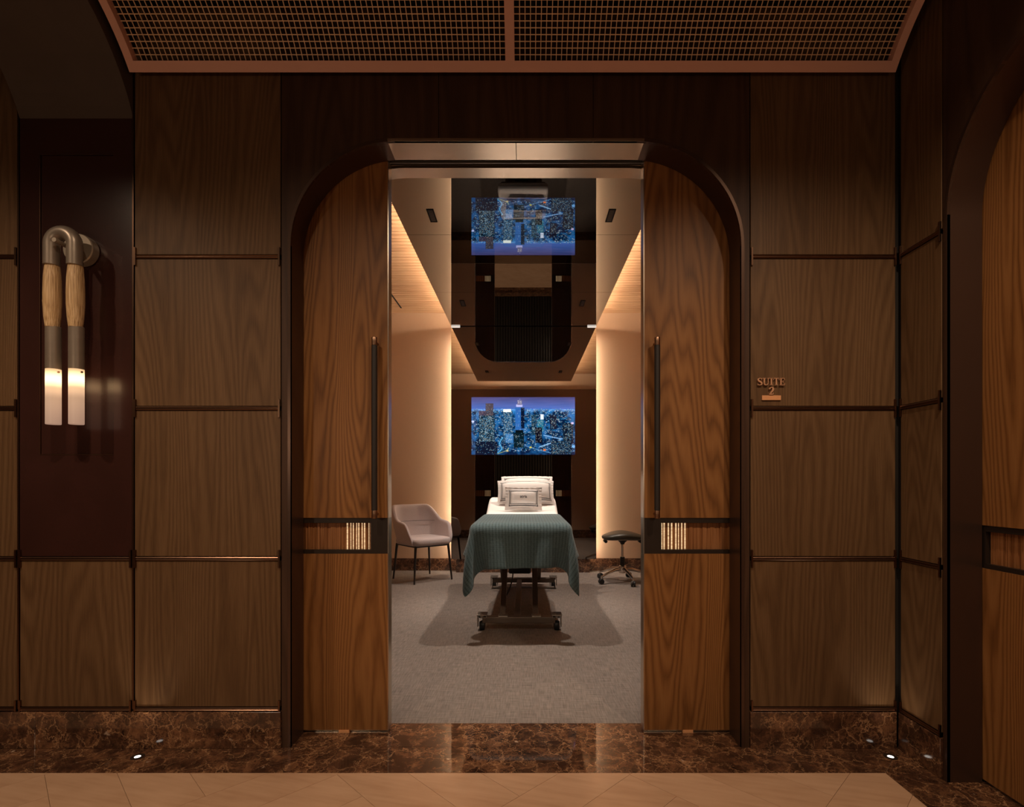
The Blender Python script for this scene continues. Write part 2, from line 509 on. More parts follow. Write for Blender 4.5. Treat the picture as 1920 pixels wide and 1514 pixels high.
def wall_with_arch(fn, u0, u1, ztop, d0, d1, grow=0.0):
    a = arch(-HW - grow, HW + grow, HT + grow, RA + grow)
    return G().prism([(u0, 0)] + a + [(u1, 0), (u1, ztop), (u0, ztop)], fn, d0, d1)

ZTOP = 3.2
wall_back = wall_with_arch(MAIN, XWEST - CX, XR + 0.4 - CX, ZTOP, 0.012, 0.118, 0.0125).mk('wall_back', M_DARK)
tag(wall_back, 'dark oak panelled corridor wall with an arched portal and bronze rails', 'wall', kind='structure')
wall_right = wall_with_arch(SIDE, CYR - YW - 0.012, CYR - YO, ZTOP, 0.012, 0.118, 0.0125).mk('wall_right', M_DARK)
tag(wall_right, 'dark panelled wall at the right with its own arched oak door', 'wall', kind='structure')

def panel(fn, u0, u1, z0, z1, mat, parent, d0=0.0, d1=0.011, name='panel'):
    return G().prism([(u0, z0), (u1, z0), (u1, z1), (u0, z1)], fn, d0, d1).mk(name, mat, parent, bevel=0.0015, seg=1)

ZR = [0.157, 0.765, 1.373, 1.986]
def rail(fn, u0, u1, z, parent, bl=True, br=True, below=True):
    g = G()
    prof = [(0.0, -0.008), (-0.004, -0.007), (-0.006, -0.004), (-0.003, -0.001), (-0.003, 0.001), (-0.006, 0.004), (-0.004, 0.007), (0.0, 0.008)]
    v = [fn(u0, d, z + dz) for d, dz in prof] + [fn(u1, d, z + dz) for d, dz in prof]
    n = len(prof)
    g.add(v, [tuple(range(n)), tuple(range(2*n-1, n-1, -1))] + [(i, i+n, (i+1) % n + n, (i+1) % n) for i in range(n)])
    g.mk('rail', M_BRONZE, parent)
    for on, u in ((bl, u0), (br, u1)):
        if not on: continue
        s = 1 if u == u0 else -1
        q = sorted((u, u + s * 0.007))
        G().prism([(q[0], z - (0.036 if below else 0.008)), (q[1], z - (0.036 if below else 0.008)), (q[1], z + 0.036), (q[0], z + 0.036)], fn, -0.0075, 0.0).mk('corner_bracket_or_glow', M_BRONZE, parent)

def column(fn, u0, u1, parent, upper=None):
    rows = [(ZR[0] + 0.009, ZR[1] - 0.009), (ZR[1] + 0.009, ZR[2] - 0.009), (ZR[2] + 0.009, ZR[3] - 0.009), (ZR[3] + 0.009, 3.0)]
    if upper is None:
        for z0, z1 in rows: panel(fn, u0, u1, z0, z1, M_OAK, parent)
        for i, z in enumerate(ZR): rail(fn, u0, u1, z, parent, below=i > 0)
    else:
        panel(fn, u0, u1, rows[0][0], rows[0][1], M_OAK, parent)
        for i, z in enumerate(ZR[:2]): rail(fn, u0, u1, z, parent, below=i > 0)

um = lambda X: X - CX
column(MAIN, um(-3.27), um(-2.660), wall_back)
column(MAIN, um(-2.650), um(-2.053), wall_back)
column(MAIN, um(-2.043), um(-1.590), wall_back, upper='lamp')
column(MAIN, um(-1.579), um(-0.990), wall_back)
column(MAIN, um(0.911), um(1.496), wall_back)
# lacquered pilaster panel behind the wall lamp: a frame around a recessed field
z0, z1, u0, u1 = 0.775, 2.60, um(-2.043), um(-1.590)
iz0, iz1 = 1.08 + (902-853)/1000*YW, 1.08 + (902-290)/1000*YW
iu0, iu1 = um((75-985)/1000*YW), um((213-985)/1000*YW)
lac = G()
for q in ((u0, iu0, z0, z1), (iu1, u1, z0, z1), (iu0, iu1, z0, iz0), (iu0, iu1, iz1, z1)):
    lac.prism([(q[0], q[2]), (q[1], q[2]), (q[1], q[3]), (q[0], q[3])], MAIN, 0.0, 0.011)
lac.mk('lacquer_frame', M_LACQ, wall_back)
panel(MAIN, iu0 + 0.001, iu1 - 0.001, iz0 + 0.001, iz1 - 0.001, M_LACQ, wall_back, 0.004, 0.0118, 'lacquer_panel')
lt = G()
lt.box(CX+iu0, CX+iu1, YW-0.0012, YW+0.001, iz0-0.001, iz0+0.0012).box(CX+iu0, CX+iu1, YW-0.0012, YW+0.001, iz1-0.0012, iz1+0.001)
lt.box(CX+iu0-0.001, CX+iu0+0.001, YW-0.0012, YW+0.001, iz0, iz1)
lt.mk('inlay_line', M_CAP, wall_back)
for X in (-2.048, -1.5845):
    box('joint_strip', X - 0.003, X + 0.003, YW - 0.003, YW + 0.011, 0.157, 2.9, M_BRONZE, wall_back)

# portal surround veneer (two spandrels with legs, one header)
def surround(fn, parent, ul, ur, j0, j1):
    a = arch(); n = len(a)
    left = [p for p in a if p[0] <= j0]; right = [p for p in a if p[0] >= j1]
    G().prism([(ul, 0.0)] + left + [(j0 - 0.001, HT), (j0 - 0.001, 3.0), (ul, 3.0)], fn, 0.0, 0.011).mk('portal_veneer', M_SURR, parent)
    G().prism([(j0 + 0.001, HT), (j1 - 0.001, HT), (j1 - 0.001, 3.0), (j0 + 0.001, 3.0)], fn, 0.0, 0.011).mk('portal_veneer', M_SURR, parent)
    G().prism([(j1 + 0.001, HT)] + right + [(ur, 0.0), (ur, 3.0), (j1 + 0.001, 3.0)], fn, 0.0, 0.011).mk('portal_veneer', M_SURR, parent)
surround(MAIN, wall_back, -0.947, 0.944, -0.313, 0.312)
surround(SIDE, wall_right, -0.929, 0.947, -0.313, 0.312)
arch_ring(MAIN, -0.001, 0.125, 'portal_reveal', M_REVEAL_SHADE, wall_back, sel=(0, 25))
arch_ring(MAIN, -0.001, 0.125, 'portal_soffit', M_REVEAL_LIT, wall_back, sel=(24, 28))
arch_ring(MAIN, -0.001, 0.125, 'portal_reveal', M_REVEAL_SHADE, wall_back, sel=(27, 52))
arch_ring(SIDE, -0.001, 0.125, 'portal_reveal', M_REVEAL_SHADE, wall_right)
box('soffit_seam', CX - 0.0012, CX + 0.0012, YW + 0.001, YW + 0.1245, HT - 0.002, HT - 0.0012, M_DARK, wall_back)
# door track in the slot above the leaves
box('door_track', CX - HW, CX + HW, YW + 0.128, YW + 0.182, HT + 0.012, HT + 0.03, M_DARK, wall_back)
box('track_brush', CX - HW, CX + HW, YW + 0.150, YW + 0.153, HT + 0.001, HT + 0.011, M_STEELD, wall_back)
box('door_track', XR + 0.128, XR + 0.182, CYR - HW, CYR + HW, HT + 0.012, HT + 0.03, M_DARK, wall_right)

# right wall, narrow bay between corner and portal
uS = lambda Y: CYR - Y
column(SIDE, uS(YW - 0.012), uS(1.934), wall_right)
column(SIDE, uS(0.042), uS(-0.55), wall_right)

# marble skirtings
bb = empty('baseboard_back', (0, YW, 0), 'dark brown marble skirting along the panelled corridor wall', 'skirting', kind='structure')
for a, b in ((-3.28, -1.975), (-1.975, -0.986), (0.907, XR - 0.012)):
    box('skirting_slab', a + e, b - e, YW - 0.008, YW + 0.0115, 0.0, 0.147, M_MARBLE_W, bb, bevel=0.001, seg=1)
br_ = empty('baseboard_right', (XR, 1.9, 0), 'dark brown marble skirting below the narrow right-hand wall bay', 'skirting', kind='structure')
box('skirting_slab', XR - 0.008, XR + 0.0115, 1.93, YW - 0.009, 0, 0.147, M_MARBLE_W, br_, bevel=0.001, seg=1)
box('skirting_slab', XR - 0.008, XR + 0.0115, YO, 0.045, 0, 0.147, M_MARBLE_W, br_, bevel=0.001, seg=1)

# opposite wall: dark vertical ribs
wall_opp = box('wall_opposite', XWEST, XR + 0.3, YO - 0.12, YO - 0.02, 0, ZTOP, M_DARK)
tag(wall_opp, 'dark ribbed wall on the far side of the corridor, seen mirrored', 'wall', kind='structure')
rib0 = None
nr = 74
for i in range(nr):
    x = XWEST + 0.05 + i * 0.065
    if rib0 is None:
        rib0 = G().lathe([(0.028, 0.16), (0.028, 2.95)], (x, YO - 0.02, 0), n=10).mk('rib', M_DARK, wall_opp, smooth=True, autosmooth=0.8)
    else:
        share(rib0, (x, rib0.location.y, rib0.location.z), wall_opp)
box('skirting_slab', XWEST, XR, YO - 0.02, YO + 0.01, 0, 0.15, M_MARBLE_W, wall_opp)
wall_w = box('wall_left', XWEST - 0.1, XWEST, YO - 0.1, YW + 0.1, 0, ZTOP, M_SURR)
tag(wall_w, 'dark wall closing the corridor beyond the left edge', 'wall', kind='structure')

# ------------------------------------------------------------------ corridor ceiling: soffit, ribs, grilles
YC, ZV = 1.64, 2.355
ceil_c = box('ceiling', XWEST - 0.1, XR + 0.4, YO - 0.1, YW + 0.118, ZTOP, ZTOP + 0.05, M_BLACK)
tag(ceil_c, 'dark corridor ceiling void above the copper mesh vault', 'ceiling', kind='structure')
YC2 = (YO + YW) - YC
box('soffit', XWEST, XR + 0.01, YC2, YC, ZV + 0.578, ZV + 0.61, M_CEIL, ceil_c)
def rib_profile(R):
    pts = []
    a1 = math.asin((YW - YC) / R)
    for i in range(17):
        t = a1 * (1 - i / 16)
        pts.append((YC + R * math.sin(t), ZV + R * math.cos(t)))
    for y, z in list(reversed(pts)): pts.append((YO + YW - y, z))
    return pts + [(YO, ZTOP - 0.002), (YW, ZTOP - 0.002)]
for k, (a, b) in enumerate(((-2.044, -1.585),)):
    p = rib_profile(0.55)
    G().prism(p, lambda u, d, z: (d, u, z), a, b).mk('vault_rib', M_CEIL, ceil_c)

def grille(x0, x1, label, s0, s1):
    R = 0.575; t0 = math.asin((2.105 - YC) / R)
    t = empty('ceiling_grille', ((x0 + x1) / 2, 2.0, 2.75), label, 'ceiling grille', 'curved copper mesh panels of the corridor vault')
    P = lambda x, th, r: (x, YC + r * math.sin(th), ZV + r * math.cos(th))
    def arcbar(xa, xb, ta, tb, ra, rb, n=18):
        rings = []
        for i in range(n + 1):
            th = ta + (tb - ta) * i / n
            rings.append([P(xa, th, ra), P(xb, th, ra), P(xb, th, rb), P(xa, th, rb)])
        return rings
    fr = G()
    for xa, xb in ((x0, x0 + s0), (x1 - s1, x1)):
        fr.rings(arcbar(xa, xb, t0, 0.0, R - 0.004, R + 0.03))
    w = 0.036 / R
    fr.rings(arcbar(x0 + s0, x1 - s1, t0, t0 - w, R - 0.004, R + 0.03, 3))
    fr.rings(arcbar(x0 + s0, x1 - s1, w, 0.0, R - 0.004, R + 0.03, 3))
    fr.mk('grille_frame', M_GRFRAME, t)
    ms = G(); h = 0.0015; rm = R + 0.022
    pitch = 0.0202
    n = int((t0 - 2 * w) * rm / pitch)
    for i in range(n + 1):
        th = w + 0.25 * pitch / rm + i * pitch / rm
        ms.rings([[P(x, th - h/rm, rm - h), P(x, th + h/rm, rm - h), P(x, th + h/rm, rm + h), P(x, th - h/rm, rm + h)] for x in (x0 + s0, x1 - s1)], cap=False)
    nx = int((x1 - x0 - s0 - s1) / pitch)
    for i in range(1, nx):
        x = x0 + s0 + i * (x1 - x0 - s0 - s1) / nx
        ms.rings(arcbar(x - h, x + h, t0 - w * 0.5, w * 0.5, rm + h, rm + 3*h, 8), cap=False)
    o = ms.mk('wire_mesh', M_GRWIRE, t)
    o['kind'] = 'stuff'
    return t
grille(-1.560, -0.060, 'curved copper mesh ceiling panel above the left door leaf', 0.030, 0.018)
grille(-0.060, 1.4595, 'curved copper mesh ceiling panel above the suite sign', 0.018, 0.030)
box('plenum_backing', XWEST, XR + 0.01, YC - 0.1, YW + 0.011, 3.17, 3.19, M_BLACK, ceil_c)

# recessed corridor downlights
for i, (x, p, lab) in enumerate(((-2.35, 1.0, 'recessed corridor downlight at the lamp end'), (-0.95, 0.75, 'recessed corridor downlight in front of the left leaf'),
                            (0.30, 0.42, 'recessed corridor downlight in front of the right leaf'), (1.12, 1.05, 'recessed corridor downlight nearest the right wall'))):
    z = ZV + 0.578; y = 0.75
    t = empty('corridor_downlight', (x, y, z), lab, 'downlight', 'corridor ceiling downlights')
    G().lathe([(0.038, -0.001), (0.052, -0.001), (0.052, -0.005), (0.040, -0.007), (0.038, -0.001)], (x, y, z), cap=False, n=24).mk('trim_ring', M_BAND, t)
    G().lathe([(0.036, -0.0010), (0.036, -0.0025)], (x, y, z), n=20).mk('lens', M_LENSW, t)
    ld = bpy.data.lights.new('downlight_beam', 'SPOT')
    ld.energy = CORRIDOR_POWER * p; ld.color = WARM
    ld.spot_size = math.radians(140); ld.spot_blend = 0.6; ld.shadow_soft_size = 0.03
    lo = bpy.data.objects.new('downlight_beam', ld); COL.objects.link(lo)
    lo.location = (x, y, z - 0.02); par(lo, t)

# floor uplights in the marble border
for x, y, lab in ((-1.516, 2.085, 'small round floor uplight below the wall lamp bay'), (1.428, 2.085, 'small round floor uplight in the right corner')):
    t = empty('floor_uplight', (x, y, 0), lab, 'uplight', 'recessed floor uplights')
    G().lathe([(0.0115, 0.0), (0.024, 0.0), (0.024, 0.0015), (0.013, 0.002), (0.0115, 0.0)], (x, y, 0.0002), cap=False).mk('trim_ring', M_BAND, t)
    G().lathe([(0.011, 0.0), (0.011, 0.001)], (x, y, 0.0003), n=20).mk('lens', M_LENS, t)
    ld = bpy.data.lights.new('uplight_beam', 'SPOT')
    ld.energy = UPLIGHT_POWER * 4; ld.color = (1.0, 0.80, 0.58)
    ld.spot_size = math.radians(70); ld.spot_blend = 0.9; ld.shadow_soft_size = 0.012
    lo = bpy.data.objects.new('uplight_beam', ld); COL.objects.link(lo)
    lo.location = (x, y, 0.012); lo.rotation_euler = (math.radians(180), 0, 0); par(lo, t)

# ------------------------------------------------------------------ suite shell
floor_s = box('floor_suite', XL, XRR, 2.3745, YB + 0.05, -0.06, 0.0, M_CARPET)
tag(floor_s, 'grey brown woven carpet of the treatment suite', 'carpet', kind='structure')
wsf = wall_with_arch(MAIN, XL - CX, XRR - CX, 3.16, 0.185, 0.26, 0.0125).mk('wall_suite_front', M_CREAM)
tag(wsf, 'cream wall around the portal on the suite side', 'wall', kind='structure')
arch_ring(MAIN, 0.184, 0.262, 'inner_reveal', M_SOFFIT, wsf)
wsb = box('wall_suite_back', XL, XRR, YB, YB + 0.08, 0, 3.16, M_CREAM)
tag(wsb, 'cream back wall of the suite glowing beside the mirror', 'wall', kind='structure')
wsl = box('wall_suite_left', XL - 0.08, XL, YF - 0.075, YB + 0.08, 0, 3.16, M_CREAM)
tag(wsl, 'cream side wall of the suite on the chair side', 'wall', kind='structure')
wsr = box('wall_suite_right', XRR, XRR + 0.08, YF - 0.075, YB + 0.08, 0, 3.16, M_CREAM)
tag(wsr, 'cream side wall of the suite on the stool side', 'wall', kind='structure')
bs = empty('baseboard_suite', (0, YB, 0), 'brown marble skirting below the cream suite walls', 'skirting', kind='structure')
zb = 0.147
box('skirting_slab', XL, -0.79, YB - 0.018, YB, 0, zb, M_MARBLE_W, bs)
box('skirting_slab', 0.74, XRR, YB - 0.018, YB, 0, zb, M_MARBLE_W, bs)
for a, b in ((XL, CX - HW - 0.02), (CX + HW + 0.02, XRR)):
    box('skirting_slab', a, b, YF, YF + 0.018, 0, zb, M_MARBLE_W, bs)

ceil_s = box('ceiling_suite', XL, XRR, YF - 0.075, YB + 0.08, 3.16, 3.2, M_DARK)
tag(ceil_s, 'oak slatted suite ceiling around a dropped mirror panel', 'ceiling', kind='structure')
sl0 = {}
ny = int((YB - 0.10 - YF) / 0.0625)
for i in range(ny):
    y = YB - 0.10 - 0.0312 - i * 0.0625
    for side, (a, b) in enumerate(((XL, XM0 + 0.35), (XM1 - 0.35, XRR))):
        if side not in sl0:
            sl0[side] = box('slat', a, b, y - 0.027, y + 0.027, ZS, ZS + 0.022, M_SLAT, ceil_s, bevel=0.002, seg=1)
        else:
            share(sl0[side], (sl0[side].location.x, y, sl0[side].location.z), ceil_s)
box('slat_backing', XL, XRR, YF, YB, ZS + 0.022, ZS + 0.054, M_DARK, ceil_s)
box('border_board', XL, XM0 + 0.35, YB - 0.10, YB, ZS, ZS + 0.022, M_SLAT, ceil_s)
box('border_board', XM1 - 0.35, XRR, YB - 0.10, YB, ZS, ZS + 0.022, M_SLAT, ceil_s)
box('air_slot', -1.462, -1.446, 4.6, 6.25, ZS - 0.002, ZS, M_BLACK, ceil_s)
box('air_slot', 1.446, 1.462, 4.6, 6.25, ZS - 0.002, ZS, M_BLACK, ceil_s)

# dropped mirror ceiling
YD0 = 2.81
drop = box('drop_core', XM0 + 0.10, XM1 - 0.10, YD0 + 0.10, YM + 0.02, ZC + 0.03, ZS + 0.02, M_DARK, ceil_s)
box('drop_tray', XM0, XM1, YD0, YM + 0.03, ZC + 0.012, ZC + 0.03, M_CREAM, ceil_s)
seams = [YD0, 3.94, 5.14, YM + 0.03]
for a, b in zip(seams[:-1], seams[1:]):
    box('mirror_panel', XM0, XM1, a + 0.0015, b - 0.0015, ZC, ZC + 0.012, M_MIRC, ceil_s)
for a in (XM0 + 0.075, XM1 - 0.09):
    box('cove_led', a, a + 0.015, YD0 + 0.10, YM, ZC + 0.031, ZC + 0.041, M_LEDC, ceil_s)
box('cove_led', XM0 + 0.10, XM1 - 0.10, YD0 + 0.075, YD0 + 0.09, ZC + 0.031, ZC + 0.041, M_LEDC, ceil_s)

# mirror wall
mir = empty('mirror_wall', ((XM0 + XM1) / 2, YM, 0), 'tall dark mirror panel behind the bed with glowing edges', 'mirror')
box('carcass', XM0 + 0.075, XM1 - 0.075, YM + 0.012, YB - 0.0005, zb + 0.02, ZC + 0.0, M_DARK, mir)
box('upper_glass', XM0, XM1, YM, YM + 0.011, 2.161, ZC - 0.006, M_MIRU, mir)
box('lower_glass', XM0, XM1, YM, YM + 0.011, zb + 0.012, 2.157, M_MIRD, mir)
box('joint_profile', XM0, XM1, YM + 0.001, YM + 0.011, 2.157, 2.161, M_STEELD, mir)
for a, b in ((XM0, XM0 + 0.105), (XM1 - 0.105, XM1)):
    box('corner_bracket_or_glow', a, b, YM - 0.003, YM + 0.002, ZC - 0.017, ZC - 0.001, M_LEAK, mir)  # painted LED leak at the mirror's top corners, no metal bracket
box('plinth', -0.816, 0.76, YM + 0.012, YM + 0.03, 0, zb + 0.011, M_MARBLE_W, mir)
for a in (XM0 + 0.0735, XM1 - 0.0765):
    box('edge_led', a, a + 0.003, YM + 0.095, YM + 0.110, zb + 0.03, ZC - 0.12, M_LEDM, mir)

# linear ceiling downlights in the mirror ceiling
for i, (x, y, lab) in enumerate(((-0.640, 3.655, 'black linear downlight in the mirror ceiling, near the door on the chair side'), (0.584, 3.655, 'black linear downlight in the mirror ceiling, near the door on the stool side'),
                       (-0.640, 5.46, 'black linear downlight in the mirror ceiling, near the screen on the chair side'), (0.584, 5.46, 'black linear downlight in the mirror ceiling, near the screen on the stool side'))):
    t = empty('linear_downlight', (x, y, ZC), lab, 'downlight', 'linear downlights in the mirror ceiling')
    g = G(); w2, l2 = 0.024, 0.088
    g.box(x-w2, x-w2+0.008, y-l2, y+l2, ZC-0.003, ZC-0.0004).box(x+w2-0.008, x+w2, y-l2, y+l2, ZC-0.003, ZC-0.0004)
    g.box(x-w2+0.008, x+w2-0.008, y-l2, y-l2+0.008, ZC-0.003, ZC-0.0004).box(x-w2+0.008, x+w2-0.008, y+l2-0.008, y+l2, ZC-0.003, ZC-0.0004)
    g.mk('trim_frame', M_BLACK, t)
    box('baffle_plate', x-w2+0.008, x+w2-0.008, y-l2+0.008, y+l2-0.008, ZC-0.0012, ZC-0.0004, M_RUBBER, t)
    for k in range(5):
        G().lathe([(0.006, -0.0018), (0.006, -0.0012)], (x, y - 0.064 + k * 0.032, ZC), n=12).mk('cell', M_BAND, t)
    ld = bpy.data.lights.new('downlight_beam', 'SPOT')
    ld.energy = DOWN_POWER; ld.color = ROOM_TINT
    ld.spot_size = math.radians(70); ld.spot_blend = 0.75; ld.shadow_soft_size = 0.03
    lo = bpy.data.objects.new('downlight_beam', ld); COL.objects.link(lo)
    lo.location = (x, y, ZC - 0.02); lo.rotation_euler = (0, math.radians(11) * (1 if x < 0 else -1) * -1, 0); par(lo, t)

# ------------------------------------------------------------------ sliding door leaves
ZB0, ZB1 = 0.767, 0.921
def leaf(idx, fn, ua, ub, inner, label, lock_u=None):
    """leaf between ua and ub; inner = the meeting edge; depths 0.128..0.182"""
    s = 1 if inner == ub else -1           # direction towards the meeting edge
    outer = ua if inner == ub else ub
    base = fn((ua + ub) / 2, 0.155, 0)
    d = empty('door_%d' % idx, base, label, 'door', kind='structure')
    d0, d1 = 0.129, 0.181
    ztop = HT + 0.010
    edge = inner - s * 0.004
    lo, hi = sorted((outer, edge))
    G().prism([(lo, ZB1), (hi, ZB1), (hi, ztop), (lo, ztop)], fn, d0, d1).mk('upper_panel', M_DOOR, d)
    G().prism([(lo, 0.012), (hi, 0.012), (hi, ZB0), (lo, ZB0)], fn, d0, d1).mk('lower_panel', M_DOOR, d)
    # band with a window of ribs
    wu0 = inner - s * 0.078; wu1 = inner - s * 0.905; wl = sorted((wu0, wu1))
    wz0, wz1 = ZB0 + 0.017, ZB1 - 0.022
    g = G()
    il, ih = sorted((wu0, edge)); ol, oh = sorted((wu1, outer))
    for q in ((lo, hi, ZB0 + 0.0005, wz0), (lo, hi, wz1, ZB1 - 0.0005), (il, ih, wz0, wz1), (ol, oh, wz0, wz1)):
        g.prism([(q[0], q[2]), (q[1], q[2]), (q[1], q[3]), (q[0], q[3])], fn, d0 + 0.004, d1 - 0.004)
    g.mk('band_frame', M_BAND, d)
    clear = inner - s * 0.187
    bl = sorted((clear, wu1))
    G().prism([(bl[0], wz0), (bl[1], wz0), (bl[1], wz1), (bl[0], wz1)], fn, d1 - 0.02, d1 - 0.012).mk('window_backing', M_RIB, d)
    G().prism([(lo, ZB1), (hi, ZB1), (hi, ztop), (lo, ztop)], fn, d1 + 0.0002, d1 + 0.002).mk('rear_veneer', M_SURR, d)
    G().prism([(lo, 0.012), (hi, 0.012), (hi, ZB0), (lo, ZB0)], fn, d1 + 0.0002, d1 + 0.002).mk('rear_veneer', M_SURR, d)
    rnd = random.Random(idx)
    x = wl[0] + 0.003
    k = 0
    while x < wl[1] - 0.004:
        in_clear = (x - clear) * s > 0
        w = rnd.choice((0.0035, 0.005, 0.007)) if in_clear else rnd.choice((0.004, 0.005, 0.006, 0.007))
        dd = d1 - 0.034 + rnd.random() * 0.005
        if in_clear and k % 5 in (0, 2):
            k += 1
            w = rnd.choice((0.004, 0.006))
            dc = d1 - 0.028
            ring = [[fn(x + w/2 + w/2 * math.cos(2*math.pi*q/16), dc + w/2 * math.sin(2*math.pi*q/16), zz) for q in range(16)] for zz in (wz0 + 0.0003, wz1 - 0.0003)]
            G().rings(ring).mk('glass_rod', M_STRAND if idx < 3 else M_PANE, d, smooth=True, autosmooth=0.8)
        else:
            k += 1
            G().prism([(x, wz0), (x + w, wz0), (x + w, wz1), (x, wz1)], fn, dd, dd + 0.010).mk('window_rib', M_RIB, d)
        x += w + 0.0006
    # metal edge
    el, eh = sorted((edge, inner))
    G().prism([(el, 0.012), (eh, 0.012), (eh, ZB0), (el, ZB0)], fn, d0, d1).mk('edge_strip', M_STEEL, d)
    G().prism([(el, ZB0), (eh, ZB0), (eh, ZB1), (el, ZB1)], fn, d0 + 0.001, d1 - 0.001).mk('edge_pull', M_STEELD, d)
    G().prism([(el, ZB1), (eh, ZB1), (eh, ztop), (el, ztop)], fn, d0, d1).mk('edge_strip', M_STEEL, d)
    # floor guide
    G().prism([(lo, 0.001), (hi, 0.001), (hi, 0.011), (lo, 0.011)], fn, d0 + 0.012, d1 - 0.012).mk('floor_guide', M_STEEL, d)
    gu = inner - s * 0.19
    G().prism([(gu - 0.022, 0.0005), (gu + 0.022, 0.0005), (gu + 0.022, 0.012), (gu - 0.022, 0.012)], fn, d0 - 0.004, d0 + 0.012).mk('guide_bracket', M_COPPER, d)
    # pull handle
    hu = inner - s * 0.048; hd = d0 - 0.045
    hz0, hz1 = 1.08 + (902-973)/1000*2.235, 1.08 + (902-632)/1000*2.235
    h = G().tube([fn(hu, hd, hz0 + 0.035), fn(hu, hd, hz1 - 0.035)], 0.0125, 14).mk('handle', M_GRIP, d, smooth=True, autosmooth=0.8)
    for za, zc in ((hz0, hz0 + 0.035), (hz1 - 0.035, hz1)):
        G().tube([fn(hu, hd, za), fn(hu, hd, zc)], 0.0118, 14).mk('handle_cap', M_CAP, h, smooth=True, autosmooth=0.8, bevel=0.002)
        G().tube([fn(hu, hd, (za+zc)/2), fn(hu, d0 - 0.0005, (za+zc)/2)], 0.006, 10).mk('handle_post', M_CAP, h, smooth=True, autosmooth=0.8)
    return d
UL = -0.586 - CX; UR = 0.506 - CX
leaf(1, MAIN, UL - 0.93, UL, UL, 'left oak sliding leaf of the open suite portal with long dark pull')
leaf(2, MAIN, UR, UR + 0.93, UR, 'right oak sliding leaf of the open suite portal beside the suite sign')
leaf(3, SIDE, -0.93, -0.002, -0.002, 'far oak leaf of the closed door in the right wall')
leaf(4, SIDE, 0.002, 0.93, 0.002, 'near oak leaf of the closed door in the right wall')
bw = box('wall_right_rear', XR + 0.20, XR + 0.24, YO, YW + 0.1, 0, ZTOP, M_DARK)
tag(bw, 'dark wall directly behind the closed right-hand door', 'wall', kind='structure')

# ------------------------------------------------------------------ wall lamp
def wall_lamp(LX, wall, sg_y, label, power):
    """hanging wall lamp; wall = y of the wall face, sg_y = -1 when the lamp hangs on the -y side of it"""
    LY = wall + sg_y * 0.101
    lamp = empty('wall_lamp', (LX, wall, 2.0), label, 'wall lamp', 'hanging wall lamps of the corridor')
    G().lathe([(0.060, sg_y * 0.0005), (0.060, sg_y * 0.032), (0.057, sg_y * 0.036)], (LX, wall, 2.005), axis='y', n=36).mk('backplate', M_DISC, lamp, smooth=True, autosmooth=0.5)
    G().tube([(LX, wall + sg_y * 0.036, 1.992), (LX, LY + sg_y * 0.040, 1.992)], 0.0085, 16).mk('hanging_pin', M_DISC, lamp, smooth=True, autosmooth=0.8)
    sp, zu = 0.0447, 1.991
    path = [(LX - sp, LY, 1.910), (LX - sp, LY, 1.95)]
    for i in range(17):
        a = math.pi - math.pi * i / 16
        path.append((LX + sp * math.cos(a), LY, zu + sp * math.sin(a)))
    path += [(LX + sp, LY, 1.95), (LX + sp, LY, 1.910)]
    G().tube(path, 0.0262, 24).mk('loop', M_BRUSHM, lamp, smooth=True, autosmooth=0.9)
    dy = -sg_y * 0.008
    for s_ in (-1, 1):
        x = LX + s_ * sp
        prof = [(0.0235, 1.912), (0.0250, 1.90), (0.0280, 1.86), (0.0296, 1.80), (0.0292, 1.76), (0.0265, 1.71), (0.0232, 1.680), (0.0222, 1.672)]
        G().lathe(prof, (x, LY + dy * 0.5, 0), n=32).mk('horsehair_bundle', M_HAIR, lamp, smooth=True, autosmooth=0.9)
        G().lathe([(0.0235, 1.676), (0.0252, 1.674), (0.0252, 1.512), (0.0235, 1.510)], (x, LY + dy, 0), n=28).mk('sleeve', M_BRUSHM, lamp, smooth=True, autosmooth=0.5)
        gl = G().lathe([(0.0246, 1.511), (0.0246, 1.300), (0.0235, 1.298)], (x, LY + dy, 0), n=28).mk('glass_tube', M_SHADE, lamp, smooth=True, autosmooth=0.5)
        G().tube([(x + 0.0235, LY + dy + sg_y * 0.006, 1.499), (x + 0.0285, LY + dy + sg_y * 0.008, 1.499)], 0.0038, 10).mk('screw', M_CAP, gl)
    hp = [(LX - sp - 0.028 - 0.008 * math.sin(math.pi * i / 8), LY, 1.80 - 0.05 * i / 8) for i in range(9)]
    G().tube(hp, 0.0005, 5).mk('stray_hair', M_HAIR, lamp)
    if power:  # added fill light in front of the glass, only for the unseen lamps
        ld = bpy.data.lights.new('fill_glow', 'POINT')
        ld.energy = power; ld.color = WARM; ld.shadow_soft_size = 0.05
        lo = bpy.data.objects.new('fill_glow', ld); COL.objects.link(lo)
        lo.location = (LX, LY + sg_y * 0.09, 1.43); par(lo, lamp)
wall_lamp(-1.781, YW, -1, 'double hanging lamp on the maroon pilaster, with horsehair bundles and two lit glass tubes', 0)
wall_lamp(-1.781, YO + 0.01, 1, 'added double hanging lamp, unseen behind the viewer, fill light facing the maroon pilaster', FILL_LAMP_POWER)
wall_lamp(1.00, YO + 0.01, 1, 'added double hanging lamp, unseen behind the viewer, fill light nearest the closed right-hand door', FILL_LAMP_POWER * 0.6)

